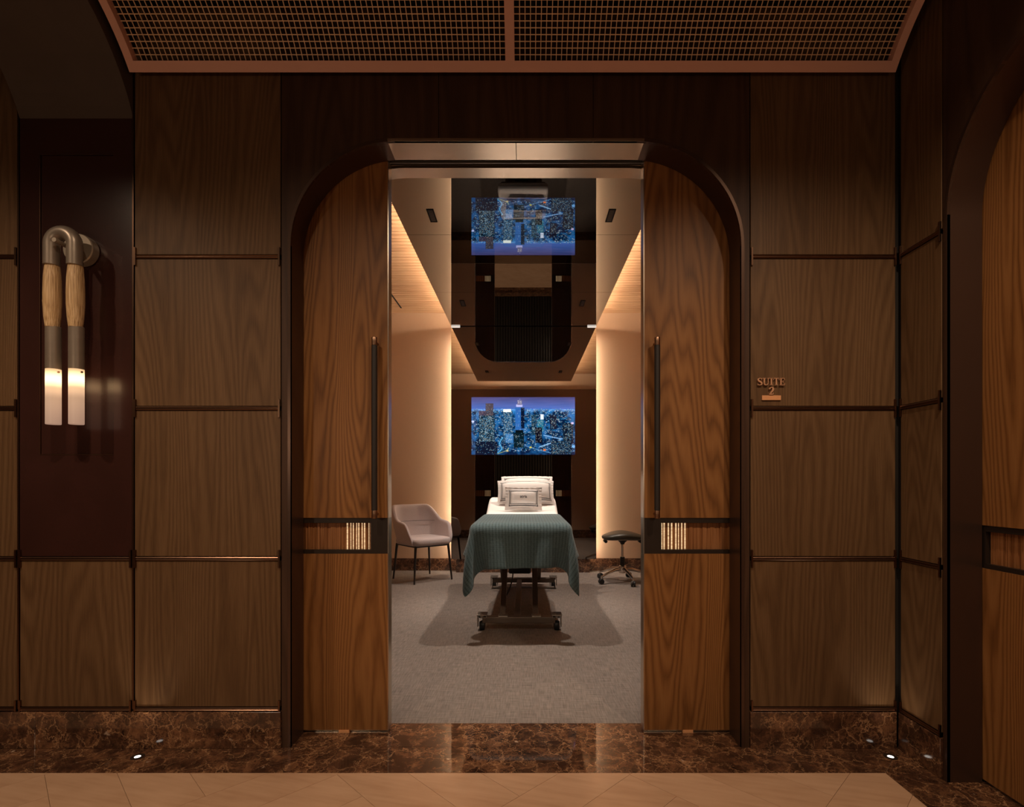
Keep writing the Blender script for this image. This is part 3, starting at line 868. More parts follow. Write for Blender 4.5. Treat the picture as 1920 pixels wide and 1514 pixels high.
# ------------------------------------------------------------------ suite sign
sg = empty('suite_sign', (0.992, YW, 1.44), 'raised copper letters and numeral 2 above a small copper braille plate', 'sign')
def ribbon(pts, wid):
    out = []
    n = len(pts)
    L, R_ = [], []
    for i in range(n):
        a = Vector(pts[max(i-1, 0)]); b = Vector(pts[min(i+1, n-1)]); t = (b - a).normalized()
        nrm = Vector((-t.y, t.x)); p = Vector(pts[i]); w = wid[i] / 2
        L.append(tuple(p + nrm * w)); R_.append(tuple(p - nrm * w))
    for i in range(n - 1): out.append([L[i], R_[i], R_[i+1], L[i+1]])
    return out
def smooth_path(ctrl, n=28):
    c = np.array(ctrl, float); k = len(c); res = []
    for i in range(n + 1):
        t = i / n * (k - 1); j = min(int(t), k - 2); f = t - j
        p0, p1, p2, p3 = c[max(j-1, 0)], c[j], c[j+1], c[min(j+2, k-1)]
        res.append(0.5 * ((2*p1) + (-p0+p2)*f + (2*p0-5*p1+4*p2-p3)*f*f + (-p0+3*p1-3*p2+p3)*f**3))
    return res
def rc(x0, x1, z0, z1): return [(x0, z0), (x1, z0), (x1, z1), (x0, z1)]
def curve_strokes(ctrl):
    pts = smooth_path([(a, b, w) for a, b, w in ctrl])
    return ribbon([(p[0], p[1]) for p in pts], [max(0.03, p[2]) for p in pts])
LET = {
 'S': (0.74, curve_strokes([(0.62, 0.70, 0.06), (0.56, 0.90, 0.08), (0.34, 0.965, 0.09), (0.13, 0.84, 0.17), (0.16, 0.65, 0.20), (0.40, 0.50, 0.23), (0.60, 0.33, 0.20), (0.58, 0.13, 0.17), (0.34, 0.035, 0.09), (0.12, 0.11, 0.08), (0.07, 0.32, 0.06)]) + [rc(0.60, 0.66, 0.66, 0.98), rc(0.04, 0.10, 0.02, 0.34)]),
 'U': (0.96, [rc(0.0, 0.42, 0.93, 1.0), rc(0.12, 0.31, 0.25, 0.96), rc(0.60, 0.92, 0.93, 1.0), rc(0.70, 0.79, 0.28, 0.96)] + curve_strokes([(0.215, 0.30, 0.19), (0.27, 0.12, 0.15), (0.46, 0.045, 0.10), (0.67, 0.12, 0.09), (0.745, 0.32, 0.09)])),
 'I': (0.50, [rc(0.02, 0.45, 0.93, 1.0), rc(0.02, 0.45, 0.0, 0.07), rc(0.14, 0.33, 0.03, 0.97)]),
 'T': (0.86, [rc(0.02, 0.82, 0.92, 1.0), rc(0.02, 0.08, 0.68, 0.98), rc(0.76, 0.82, 0.68, 0.98), rc(0.32, 0.52, 0.03, 0.95), rc(0.21, 0.63, 0.0, 0.07)]),
 'E': (0.80, [rc(0.0, 0.72, 0.93, 1.0), rc(0.0, 0.74, 0.0, 0.07), rc(0.10, 0.29, 0.03, 0.97), rc(0.25, 0.52, 0.48, 0.55), rc(0.47, 0.53, 0.37, 0.66), rc(0.66, 0.72, 0.70, 0.98), rc(0.68, 0.74, 0.02, 0.31)]),
 '2': (0.66, curve_strokes([(0.09, 0.70, 0.18), (0.14, 0.87, 0.13), (0.32, 0.95, 0.12), (0.50, 0.86, 0.20), (0.52, 0.68, 0.24), (0.38, 0.42, 0.18), (0.12, 0.12, 0.12)]) + [rc(0.04, 0.56, 0.0, 0.15), rc(0.50, 0.58, 0.0, 0.28)]),
}
def letter(ch, X, Z, h):
    g = G()
    for poly in LET[ch][1]:
        g.prism([(X + a * h, Z + b * h) for a, b in poly], lambda u, d, z: (u, YW + d, z), -0.009, -0.003)
    g.mk('letter', M_COPPERD, sg)
    return X + LET[ch][0] * h
xx, hL = 0.9345, 0.0292
for ch in 'SUITE': xx = letter(ch, xx, 1.4652, hL)
letter('2', 0.9815, 1.4268, 0.0315)
pl = box('braille_plate', 0.9545, 1.0310, YW - 0.006, YW - 0.0005, 1.4056, 1.4246, M_COPPER, sg, bevel=0.0006, seg=1)
braille = {'s': (2, 3, 4), 'u': (1, 3, 6), 'i': (2, 4), 't': (2, 3, 4, 5), 'e': (1, 5), '#': (3, 4, 5, 6), '2': (1, 2)}
dots = G()
for k, ch in enumerate('suite #2'):
    for dnum in braille.get(ch, ()):
        cxp = 0.9645 + k * 0.0078 + (0.0026 if dnum > 3 else 0); czp = 1.4178 - 0.0026 * ((dnum - 1) % 3)
        dots.lathe([(0.0008, 0.0), (0.0005, -0.0006)], (cxp, YW - 0.006, czp), axis='y', n=6)
dots.mk('braille_dots', M_COPPER, pl)

# ------------------------------------------------------------------ screen with a night city
def city(W=264, H=147):
    rs = np.random.RandomState(11)
    im = np.zeros((H, W, 3))
    yy, xx_ = np.mgrid[0:H, 0:W]
    v = yy / H; u = xx_ / W
    hor = 0.205
    tt = np.clip(v / hor, 0, 1)[..., None]
    sky = np.array([0.045, 0.05, 0.17])[None, None] * (1 - tt) + np.array([0.05, 0.15, 0.52])[None, None] * tt
    cl = 0.5 + 0.5 * np.sin(u * 9 + 3 * np.sin(v * 40)) * np.sin(v * 60 + u * 14)
    sky = sky + cl[..., None] * np.array([0.035, 0.02, 0.035])
    im[:] = sky
    gr = v > hor
    nzs = rs.rand(20, 34)
    yi_ = np.clip(v * 18.9, 0, 18.9); xi2 = np.clip(u * 32.9, 0, 32.9)
    y0_, x0_ = yi_.astype(int), xi2.astype(int); fy_, fx_ = yi_ - y0_, xi2 - x0_
    nb = (nzs[y0_, x0_] * (1-fy_) * (1-fx_) + nzs[y0_+1, x0_] * fy_ * (1-fx_) + nzs[y0_, x0_+1] * (1-fy_) * fx_ + nzs[y0_+1, x0_+1] * fy_ * fx_)
    nb = (np.clip((nb - 0.35) / 0.4, 0, 1) * (1.15 - 0.75 * v))[..., None]
    im[gr] = (np.array([0.001, 0.012, 0.05]) * (1 - nb) + np.array([0.015, 0.16, 0.46]) * nb)[gr]
    im += (np.exp(-((v - hor) / 0.03) ** 2) * gr)[..., None] * np.array([0.10, 0.20, 0.45])
    def dots(n, x0, x1, y0, y1, cols, lo, hi, size=1):
        for _ in range(n):
            x = rs.uniform(x0, x1); y = rs.uniform(y0, y1)
            c = np.array(cols[rs.randint(len(cols))]) * rs.uniform(lo, hi)
            xi, yi = int(x * W), int(y * H)
            im[yi:yi + size, xi:xi + size] = c
    BL = [(0.03, 0.22, 0.70), (0.12, 0.50, 1.0), (0.45, 0.75, 1.0), (0.85, 0.95, 1.0), (0.02, 0.30, 0.55)]
    for _ in range(900):
        x = rs.uniform(0, 1); y = hor + rs.beta(1, 3) * 0.22
        xi, yi = int(x * W) % W, int(y * H)
        im[yi:yi+1, xi:xi+rs.randint(1, 3)] = np.array(BL[rs.randint(5)]) * rs.uniform(0.3, 1.1)
    for _ in range(2300):
        x = rs.uniform(0, 1); y = rs.uniform(0.3, 0.95)
        xi, yi = int(x * W) % W, int(y * H)
        im[yi:yi+1, xi:xi+rs.randint(1, 4)] = np.array(BL[rs.randint(5)]) * rs.uniform(0.15, 0.9)
    def road(pts, w, col):
        p = np.array(smooth_path([(a, b, 0) for a, b in pts], 120))
        for a, b, _ in p:
            m = ((xx_ - a * W) ** 2 + ((yy - b * H) * 1.5) ** 2) < w * w
            im[m] = np.maximum(im[m], np.array(col))
    road([(0.22, 1.0), (0.29, 0.90), (0.27, 0.80), (0.30, 0.70)], 1.4, (0.10, 0.42, 0.75))
    road([(0.25, 0.98), (0.33, 0.93), (0.36, 0.88)], 1.0, (0.35, 0.45, 0.25))
    road([(0.52, 0.84), (0.62, 0.90), (0.75, 0.96), (0.82, 1.0)], 1.1, (0.12, 0.32, 0.6))
    road([(0.66, 0.86), (0.76, 0.80), (0.86, 0.74)], 1.6, (0.25, 0.5, 0.8))
    road([(0.70, 0.66), (0.80, 0.70), (0.90, 0.72), (0.97, 0.70)], 1.8, (0.22, 0.45, 0.8))
    def tower(x0, x1, y0, y1, body, dens, cols, lo=0.3, hi=1.2):
        a, b, c, d = int(x0 * W), int(x1 * W), int(y0 * H), int(y1 * H)
        im[c:d, a:b] = body
        for y in range(c + 1, d - 1, 2):
            for x in range(a + 1, b - 1):
                if rs.rand() < dens: im[y, x] = np.array(cols[rs.randint(len(cols))]) * rs.uniform(lo, hi)
    D = np.array
    CY = [(0.20, 0.60, 0.90), (0.70, 0.92, 1.0), (0.05, 0.30, 0.70), (0.85, 0.95, 0.9)]
    tower(0.075, 0.155, 0.24, 0.62, D([0.05, 0.04, 0.08]), 0.25, [(0.55, 0.30, 0.25), (0.3, 0.5, 0.7)], 0.2, 0.8)
    tower(0.14, 0.215, 0.115, 0.5, D([0.06, 0.05, 0.07]), 0.30, [(0.75, 0.50, 0.40), (0.35, 0.55, 0.75)], 0.2, 0.8)
    tower(0.075, 0.225, 0.32, 0.80, D([0.004, 0.018, 0.035]), 0.42, CY)
    tower(0.31, 0.40, 0.24, 0.80, D([0.01, 0.05, 0.12]), 0.45, CY)
    im[int(0.215*H):int(0.265*H), int(0.31*W):int(0.385*W)] = D([1.1, 1.15, 1.0])
    tower(0.425, 0.50, 0.18, 0.60, D([0.03, 0.14, 0.45]), 0.10, BL)
    tower(0.48, 0.515, 0.19, 0.55, D([0.003, 0.008, 0.03]), 0.05, BL)
    im[int(0.13*H):int(0.175*H), int(0.435*W):int(0.495*W)] = D([0.55, 0.55, 0.95])
    tower(0.445, 0.49, 0.055, 0.14, D([0.16, 0.15, 0.28]), 0.4, [(0.9, 0.9, 1.0)])
    im[int(0.035*H):int(0.045*H), int(0.466*W):int(0.472*W)] = 1.2
    tower(0.58, 0.63, 0.31, 0.66, D([0.006, 0.03, 0.06]), 0.3, CY)
    im[int(0.30*H):int(0.39*H), int(0.67*W):int(0.70*W)] = D([0.85, 0.9, 1.05])
    tower(0.64, 0.70, 0.39, 0.60, D([0.02, 0.16, 0.25]), 0.2, CY)
    tower(0.76, 0.825, 0.31, 0.56, D([0.01, 0.012, 0.03]), 0.25, CY, 0.2, 0.9)
    tower(0.33, 0.405, 0.64, 0.80, D([0.06, 0.20, 0.45]), 0.5, BL)
    tower(0.41, 0.51, 0.62, 0.88, D([0.002, 0.012, 0.02]), 0.14, CY, 0.2, 0.8)
    im[int(0.575*H):int(0.625*H), int(0.425*W):int(0.50*W)] = D([0.002, 0.006, 0.01])
    tower(0.62, 0.685, 0.53, 0.80, D([0.003, 0.004, 0.012]), 0.22, [(0.8, 0.75, 0.6), (0.5, 0.7, 0.9)], 0.2, 0.9)
    tower(0.885, 0.985, 0.45, 0.80, D([0.004, 0.008, 0.02]), 0.28, CY, 0.2, 0.9)
    tower(0.77, 0.97, 0.76, 1.0, D([0.002, 0.01, 0.03]), 0.30, CY, 0.2, 0.9)
    tower(0.04, 0.25, 0.78, 1.0, D([0.004, 0.008, 0.025]), 0.07, CY, 0.2, 0.9)
    for cx_, cy_, r, c in ((0.705, 0.915, 2.2, (1.0, 0.22, 0.04)), (0.57, 0.87, 2.0, (0.75, 0.65, 0.1)), (0.345, 0.93, 2.0, (0.7, 0.55, 0.25)), (0.985, 0.855, 3.0, (0.2, 0.5, 0.95)), (0.012, 0.42, 2.4, (0.7, 0.75, 1.2)), (0.975, 0.45, 2.4, (0.8, 0.6, 0.9))):
        m = ((xx_ - cx_ * W) / 1.5) ** 2 + (yy - cy_ * H) ** 2 < r * r
        im[m] = np.array(c)
    k = np.roll(im, 1, 0) + np.roll(im, -1, 0) + np.roll(im, 1, 1) + np.roll(im, -1, 1)
    return np.clip(im * 0.72 + k * 0.09, 0, 1.4)

sx0, sx1, sz0, sz1 = -0.633, 0.583, 1.387, 2.064
im = city()
Hh, Ww = im.shape[:2]
vx = np.linspace(sx0, sx1, Ww + 1); vz = np.linspace(sz1, sz0, Hh + 1)
gx, gz = np.meshgrid(vx, vz)
ys = YM - 0.0035
verts = np.stack([gx.ravel(), np.full(gx.size, ys), gz.ravel()], 1)
ii, jj = np.mgrid[0:Hh, 0:Ww]
a = (ii * (Ww + 1) + jj).ravel()
faces = np.stack([a, a + Ww + 1, a + Ww + 2, a + 1], 1)
scr_c = np.array([(sx0 + sx1) / 2, ys, (sz0 + sz1) / 2])
me = bpy.data.meshes.new('screen_image')
me.from_pydata((verts - scr_c).tolist(), [], faces.tolist())
ca_ = me.color_attributes.new('picture', 'FLOAT_COLOR', 'CORNER')
colr = np.ones((Hh * Ww, 4, 4)); colr[:, :, :3] = im.reshape(-1, 1, 3)
ca_.data.foreach_set('color', colr.ravel())
ws = NT('screen_picture')
at = ws.n('Attribute', _attribute_name='picture')
ws.p(Base__Color=(0.19, 0.17, 0.15), Metallic=1.0, Roughness=0.0, Emission__Color=at.outputs[0], Emission__Strength=1.0)
ws.m.cycles.emission_sampling = 'NONE'
me.materials.append(ws.m)
tv = empty('television', ((sx0 + sx1) / 2, YM, sz0), 'wide screen in the mirror showing a blue night city skyline', 'television')
box('screen_body', sx0, sx1, YM - 0.003, YM - 0.0003, sz0, sz1, M_BLACK, tv)
so = bpy.data.objects.new('screen_image', me); COL.objects.link(so); so.location = scr_c; par(so, tv)

# ------------------------------------------------------------------ treatment bed
BX, BW, BZ = -0.030, 0.335, 0.785
bed = empty('treatment_bed', (BX, 4.6, 0), 'wheeled treatment bed with white sheet and taupe steel base', 'bed')
def bed_z(y): 
    t = min(1, max(0, (y - 4.86) / 0.62)); return BZ + 0.125 * t * t * (3 - 2 * t) 
rings = []
ysamp = [3.560, 3.565, 3.58, 3.61] + list(np.linspace(3.7, 5.48, 24)) + [5.52, 5.545, 5.555]
for i, y in enumerate(ysamp):
    k = min(i, 3); k2 = min(len(ysamp) - 1 - i, 3)
    ins = [0.03, 0.012, 0.003, 0.0][min(k, k2)]
    zt = bed_z(y) - ins * 0.9; zb_ = bed_z(y) - 0.115 + ins * 0.9; w = BW - ins
    r = 0.035; ring = []
    for cxs, czs, a0 in ((w - r, zt - r, 0), (-(w - r), zt - r, 90), (-(w - r), zb_ + r, 180), (w - r, zb_ + r, 270)):
        for q in range(6):
            an = math.radians(a0 + 18 * q); ring.append((BX + cxs + r * math.cos(an), y, czs + r * math.sin(an)))
    rings.append(ring)
G().rings(rings).mk('mattress', M_SHEET, bed, smooth=True)
box('platform', BX - 0.29, BX + 0.29, 3.64, 4.88, 0.635, 0.672, M_BEDFR, bed, bevel=0.006)
Mh = Matrix.Translation((BX, 4.88, 0.653)) @ Matrix.Rotation(math.radians(11.5), 4, 'X')
G().box(-0.29, 0.29, 0.0, 0.62, -0.018, 0.018).xf(Mh).mk('head_platform', M_BEDFR, bed, bevel=0.006)
fxl, fxr, fyf, fyr = -0.300, 0.205, 3.86, 5.36
box('crossbar', fxl - 0.01, fxr + 0.01, fyf - 0.03, fyf + 0.03, 0.055, 0.100, M_BEDFR, bed, bevel=0.005)
box('crossbar', fxl - 0.03, fxr + 0.09, fyr - 0.03, fyr + 0.03, 0.060, 0.105, M_BEDFR, bed, bevel=0.005)
box('rear_rod', fxl - 0.02, fxr + 0.08, fyr - 0.14, fyr - 0.12, 0.030, 0.045, M_STEELD, bed, bevel=0.003)
box('longitudinal_beam', BX - 0.055, BX - 0.005, fyf + 0.03, fyr - 0.03, 0.060, 0.095, M_BEDFR, bed, bevel=0.004)
for x in (-0.165, 0.075):
    pa, pb = Vector((x, fyf + 0.01, 0.085)), Vector((x * 0.92, 4.75, 0.64))
    dv = pb - pa; L = dv.length; ang = math.atan2(dv.z, dv.y)
    Ms = Matrix.Translation(pa) @ Matrix.Rotation(ang, 4, 'X')
    G().box(-0.021, 0.021, 0, L, -0.012, 0.012).xf(Ms).mk('lift_strut', M_BEDFR, bed, bevel=0.003)
    box('strut_foot', x - 0.030, x + 0.038, fyf - 0.032, fyf + 0.032, 0.098, 0.109, M_STEELD, bed, bevel=0.003)
for x in (-0.225, 0.135):
    pa, pb = Vector((x, fyr, 0.085)), Vector((x, 4.55, 0.64))
    dv = pb - pa; L = dv.length; ang = math.atan2(dv.z, dv.y)
    Ms = Matrix.Translation(pa) @ Matrix.Rotation(ang, 4, 'X')
    G().box(-0.018, 0.018, 0, L, -0.012, 0.012).xf(Ms).mk('lift_strut', M_BEDFR, bed, bevel=0.003)
box('motor_housing', BX - 0.12, BX + 0.08, 4.75, 5.05, 0.25, 0.40, M_RUBBER, bed, bevel=0.015)
G().tube([(BX-0.02, 4.80, 0.40), (BX-0.02, 4.70, 0.655)], 0.022, 12).mk('actuator', M_STEELD, bed, smooth=True, autosmooth=0.8)
cp = smooth_path([(-0.085, 4.9, 0.60), (-0.10, 4.85, 0.40), (-0.12, 4.82, 0.18), (-0.17, 4.8, 0.05), (-0.20, 5.0, 0.012), (-0.16, 5.3, 0.010)], 30)
G().tube([tuple(p) for p in cp], 0.006, 8).mk('power_cable', M_RUBBER, bed, smooth=True)
for (x, y) in ((fxl - 0.012, fyf), (fxr + 0.022, fyf), (fxl - 0.012, fyr), (fxr + 0.075, fyr)):
    f = -1
    g = G().box(x - 0.036, x + 0.036, y - 0.045, y + 0.05, 0.112, 0.120)
    g.box(x - 0.034, x - 0.028, y - 0.03, y + 0.03, 0.03, 0.112).box(x + 0.028, x + 0.034, y - 0.03, y + 0.03, 0.03, 0.112)
    c = g.mk('caster', M_STEELD, bed, bevel=0.002)
    G().lathe([(0.012, 0.0), (0.030, 0.0), (0.034, 0.006), (0.034, 0.032), (0.030, 0.038), (0.012, 0.038)], (x - 0.019, y, 0.0345), axis='x', n=24).mk('wheel', M_RUBBER, c, smooth=True, autosmooth=0.6)
    G().lathe([(0.004, 0.0), (0.004, 0.0015)], (x, y - 0.02, 0.1198), n=10).mk('bolt', M_BLACK, c)
    G().lathe([(0.024, 0.0), (0.024, 0.022)], (x, y, 0.090), n=18).mk('swivel', M_STEELD, c, smooth=True, autosmooth=0.6)

# ------------------------------------------------------------------ draped blanket (small position-based cloth simulation)
def drape():
    sx_, sy_ = 1.10, 1.24
    h = 0.0215
    nx, ny_ = int(sx_ / h), int(sy_ / h)
    gx_, gy_ = np.meshgrid(np.linspace(-sx_/2, sx_/2, nx), np.linspace(0, sy_, ny_))
    hx, hy = sx_ / (nx - 1), sy_ / (ny_ - 1)
    y_front = 3.56
    P = np.stack([BX + 0.006 + gx_, y_front - 0.270 + gy_ + 0.012 * np.sin(gx_ * 2.0), np.full(gx_.shape, BZ + 0.006)], -1)
    rs = np.random.RandomState(3)
    P[..., 2] += 0.004 * rs.rand(*gx_.shape) * (np.abs(gx_) > BW)
    Q = P.copy()
    fixed = (gy_ > 0.270 + 0.03) & (np.abs(gx_) < BW - 0.025)
    lo = np.array([BX - BW, y_front, 0.60]); hi = np.array([BX + BW, 5.6, BZ]); rad = 0.035; th = 0.006
    dg = math.hypot(hx, hy)
    cons = []
    def ad(di, dj, rest, k): cons.append((di, dj, rest, k))
    ad(0, 1, hx, 1.0); ad(1, 0, hy, 1.0); ad(1, 1, dg, 0.12); ad(1, -1, dg, 0.12); ad(0, 2, 2*hx, 0.35); ad(2, 0, 2*hy, 0.35); ad(0, 4, 4*hx, 0.10); ad(4, 0, 4*hy, 0.10)
    dt = 1 / 60.0
    for step in range(230):
        V = (P - Q) * 0.965
        V[..., 2] -= 9.8 * dt * dt
        Q = P.copy()
        P = P + V
        P[fixed] = Q[fixed]
        for it in range(26):
            for di, dj, rest, k in cons:
                if dj >= 0:
                    A = (slice(0, ny_ - di), slice(0, nx - dj)); B = (slice(di, ny_), slice(dj, nx))
                else:
                    A = (slice(0, ny_ - di), slice(-dj, nx)); B = (slice(di, ny_), slice(0, nx + dj))
                D = P[B] - P[A]
                L = np.linalg.norm(D, axis=-1, keepdims=True) + 1e-9
                c = D * ((L - rest) / L) * (0.28 * k)
                P[A] += c; P[B] -= c
            P[fixed] = Q[fixed]
            # collide with the rounded mattress box
            C = np.clip(P, lo + rad, hi - rad)
            D = P - C
            dist = np.linalg.norm(D, axis=-1, keepdims=True)
            ins = (dist < rad + th)
            deep = dist < 1e-6
            N = np.where(deep, np.array([0, 0, 1.0]), D / (dist + 1e-9))
            T = C + N * (rad + th)
            T = np.where(deep, np.concatenate([P[..., :2], np.full(P.shape[:2] + (1,), hi[2] + th)], -1), T)
            hit = ins[..., 0]
            P[hit] = T[hit]
            Q[hit] += (P[hit] - Q[hit]) * 0.5
    return P, gx_, gy_
P, GX, GY = drape()
ny_, nx = GX.shape
idx = np.arange(nx * ny_).reshape(ny_, nx)
fc = np.stack([idx[:-1, :-1].ravel(), idx[:-1, 1:].ravel(), idx[1:, 1:].ravel(), idx[1:, :-1].ravel()], 1)
Pf = P.reshape(-1, 3); cen = (Pf.min(0) + Pf.max(0)) / 2
me = bpy.data.meshes.new('blanket')
me.from_pydata((Pf - cen).tolist(), [], fc.tolist())
uvl = me.uv_layers.new(name='UVMap')
li = np.zeros(len(me.loops), dtype=np.int32); me.loops.foreach_get('vertex_index', li)
uvs = np.stack([GX.ravel()[li], GY.ravel()[li]], 1).astype(np.float32)
uvl.data.foreach_set('uv', uvs.ravel())
me.polygons.foreach_set('use_smooth', [True] * len(me.polygons))
me.materials.append(M_BLANKET)
bl = bpy.data.objects.new('blanket', me); COL.objects.link(bl); bl.location = cen
m = bl.modifiers.new('thickness', 'SOLIDIFY'); m.thickness = 0.008; m.offset = 1.0
m = bl.modifiers.new('subsurf', 'SUBSURF'); m.levels = m.render_levels = 1
tag(bl, 'teal ribbed knit blanket draped over the foot of the bed', 'blanket')

# ------------------------------------------------------------------ pillows
def pillow(label, w, h, t, flange, loc, lean, yaw=0.0, roll=0.0, sag=0.0, text=None, stripe=0.0):
    """upright cushion: local x across, z up, front towards -y"""
    Mx = Matrix.Translation(loc) @ Matrix.Rotation(yaw, 4, 'Z') @ Matrix.Rotation(lean, 4, 'X') @ Matrix.Rotation(roll, 4, 'Y')
    n, k = 33, 25
    iw, ih = w / 2 - flange, h / 2 - flange
    def surf(u, v, side):
        x, z = u * w / 2, v * h / 2
        # flange corners splay a little, edges bow
        px, pz = min(1, abs(x) / iw), min(1, abs(z) / ih)
        th = t / 2 * max(0.0, (1 - px ** 2.6)) ** 0.5 * max(0.0, (1 - pz ** 2.6)) ** 0.5
        bow = 1 - 0.035 * (1 - v * v) * abs(u) ** 3
        bz = 1 - 0.05 * (1 - u * u) * abs(v) ** 3
        ruf = 0.004 * math.sin(z * 210) * max(0, (abs(x) - iw) / flange) + 0.003 * math.sin(x * 120 + 1) * max(0, (abs(z) - ih) / flange)
        y = -side * (th + 0.002) + ruf
        top = sag * (1 - u * u) * (0.5 + 0.5 * v)
        return (x * bow, y, (z * bz) + h / 2 + top)
    g = G()
    us = np.linspace(-1, 1, n); vs_ = np.linspace(-1, 1, k)
    for side in (1, -1):
        v = [surf(u, q, side) for q in vs_ for u in us]
        f = [(j*n+i, j*n+i+1, (j+1)*n+i+1, (j+1)*n+i) for j in range(k - 1) for i in range(n - 1)]
        g.add(v, f)
    N = n * k
    per = [(0, i) for i in range(n - 1)] + [(j, n - 1) for j in range(k - 1)] + [(k - 1, i) for i in range(n - 1, 0, -1)] + [(j, 0) for j in range(k - 1, 0, -1)]
    ids = [j * n + i for j, i in per]
    for q in range(len(ids)):
        a, b = ids[q], ids[(q + 1) % len(ids)]
        g.f.append((a, b, b + N, a + N))
    g.xf(Mx)
    root = empty('pillow', loc, label, 'pillow', 'pillows on the bed')
    g.mk('cushion', M_SHEET, root, smooth=True, subsurf=1)
    for off, wd in ((0.0, 0.008), (0.014, 0.005)):
        fu, fv = (iw + 0.002 - off - stripe) / (w / 2), (ih + 0.002 - off - stripe) / (h / 2)
        du, dv = wd / (w / 2), wd / (h / 2)
        s = G()
        def strip(pts_a, pts_b):
            m_ = len(pts_a)
            s.add([p for p in pts_a] + [p for p in pts_b], [(i, i+1, m_+i+1, m_+i) for i in range(m_ - 1)])
        lift = lambda p: (p[0], p[1] - 0.0022, p[2])
        ts = np.linspace(-1, 1, 28)
        for sg_ in (1, -1):
            strip([lift(surf(a_ * fu, sg_ * fv, 1)) for a_ in ts], [lift(surf(a_ * fu, sg_ * (fv - dv), 1)) for a_ in ts])
            strip([lift(surf(sg_ * fu, a_ * fv, 1)) for a_ in ts], [lift(surf(sg_ * (fu - du), a_ * fv, 1)) for a_ in ts])
        s.xf(Mx)
        s.mk('embroidered_border', M_TRIM, root)
    if text:
        cu = bpy.data.curves.new('lettering', 'FONT')
        cu.body = text; cu.size = 0.036; cu.align_x = 'CENTER'; cu.align_y = 'CENTER'; cu.extrude = 0.0004; cu.offset = 0.0009
        to = bpy.data.objects.new('lettering_tmp', cu); COL.objects.link(to)
        dg_ = bpy.context.evaluated_depsgraph_get()
        tm = bpy.data.meshes.new_from_object(to.evaluated_get(dg_))
        v = np.array([p.co[:] for p in tm.vertices])
        f = [list(p.vertices) for p in tm.polygons]
        bpy.data.objects.remove(to)
        v2 = []
        for p in v:
            q = surf(p[0] / (w / 2), (p[1] + 0.002) / (h / 2), 1)
            v2.append(tuple(Mx @ Vector((p[0], q[1] - 0.0022 - p[2], p[1] + 0.002 + h / 2))))
        mk('lettering', v2, f, M_TRIM, root)
    return root
pz = BZ
pillow('wide white pillow with grey border standing behind the lettered cushion', 0.560, 0.262, 0.15, 0.030, (0.006, 5.15, bed_z(5.15) + 0.012), math.radians(-30), 0.03, 0.0, 0.012)
pillow('wide white pillow lying rearmost against the raised headrest', 0.53, 0.26, 0.10, 0.03, (0.012, 5.325, bed_z(5.325) + 0.012), math.radians(-32), -0.03, 0.0, 0.012)
pillow('small white cushion with grey border lettered in front of the others', 0.350, 0.232, 0.10, 0.038, (-0.018, 4.965, bed_z(4.965) + 0.010), math.radians(-20), 0.02, 0.01, 0.0, text='atria')

# ------------------------------------------------------------------ armchair
chair = empty('armchair', (-1.13, 5.86, 0), 'mauve grey upholstered shell armchair on slim dark legs', 'chair')
MC = Matrix.Translation((-1.13, 5.86, 0)) @ Matrix.Rotation(math.radians(40.9), 4, 'Z')
plan = []
wA, r_, yb_, yf_ = 0.285, 0.20, 0.265, -0.215
for i in range(9): plan.append((-wA, yf_ + (yb_ - r_ - yf_) * i / 8))
for i in range(1, 11):
    a = math.pi - math.pi / 2 * i / 10; plan.append((-wA + r_ + r_ * math.cos(a), yb_ - r_ + r_ * math.sin(a)))
plan += [(-x, y) for x, y in reversed(plan)]
plan = [p for i, p in enumerate(plan) if i == 0 or p != plan[i - 1]]
cum = [0.0]
for a, b in zip(plan[:-1], plan[1:]): cum.append(cum[-1] + math.dist(a, b))
Ltot = cum[-1]
ss = lambda t: max(0, min(1, t)) ** 2 * (3 - 2 * max(0, min(1, t)))
def rim(s):
    s = min(s, Ltot - s)
    return 0.475 + 0.150 * ss(s / 0.085) + 0.02 * ss((s - 0.08) / 0.15) + 0.165 * ss((s - 0.24) / 0.20)
ZBOT = 0.395
rings = []
K = 9
for (x, y), s in zip(plan, cum):
    zr = rim(s)
    ring = []
    def pt(z, inset):
        f = (z - ZBOT) / 0.42
        sc = 0.83 + 0.17 * min(1, f * 1.9) ** 0.7
        nx_, ny2 = x, y - 0.02
        l = math.hypot(nx_, ny2) or 1
        px, py = x * sc, (y + 0.0) * (sc if y > 0 else 1.0)
        if y > 0: py += 0.075 * f * ss((y) / 0.2)
        return (px - nx_ / l * inset, py - ny2 / l * inset, z)
    T = 0.042
    for k in range(K): ring.append(pt(ZBOT + (zr - 0.012 - ZBOT) * k / (K - 1), 0))
    ring.append(pt(zr, 0.009)); ring.append(pt(zr + 0.002, T / 2)); ring.append(pt(zr, T - 0.009))
    for k in range(K - 1, -1, -1): ring.append(pt(ZBOT + (zr - 0.012 - ZBOT) * k / (K - 1), T))
    rings.append(ring)
G().rings(rings).xf(MC).mk('shell', M_CHAIR, chair, smooth=True, subsurf=1)
sc_ = G(); rr = []
for z, g_ in ((0.392, 0.94), (0.400, 0.985), (0.42, 1.0), (0.445, 1.0), (0.462, 0.97), (0.468, 0.90), (0.472, 0.5), (0.473, 0.05)):
    ring = []
    for i in range(40):
        a = 2 * math.pi * i / 40; c, s_ = math.cos(a), math.sin(a)
        ex = 0.34
        ring.append((0.238 * g_ * math.copysign(abs(c) ** ex, c), -0.012 + 0.243 * g_ * math.copysign(abs(s_) ** ex, s_), z))
    rr.append(ring)
sc_.rings(rr).xf(MC).mk('seat_cushion', M_CHAIR, chair, smooth=True)
sm = []
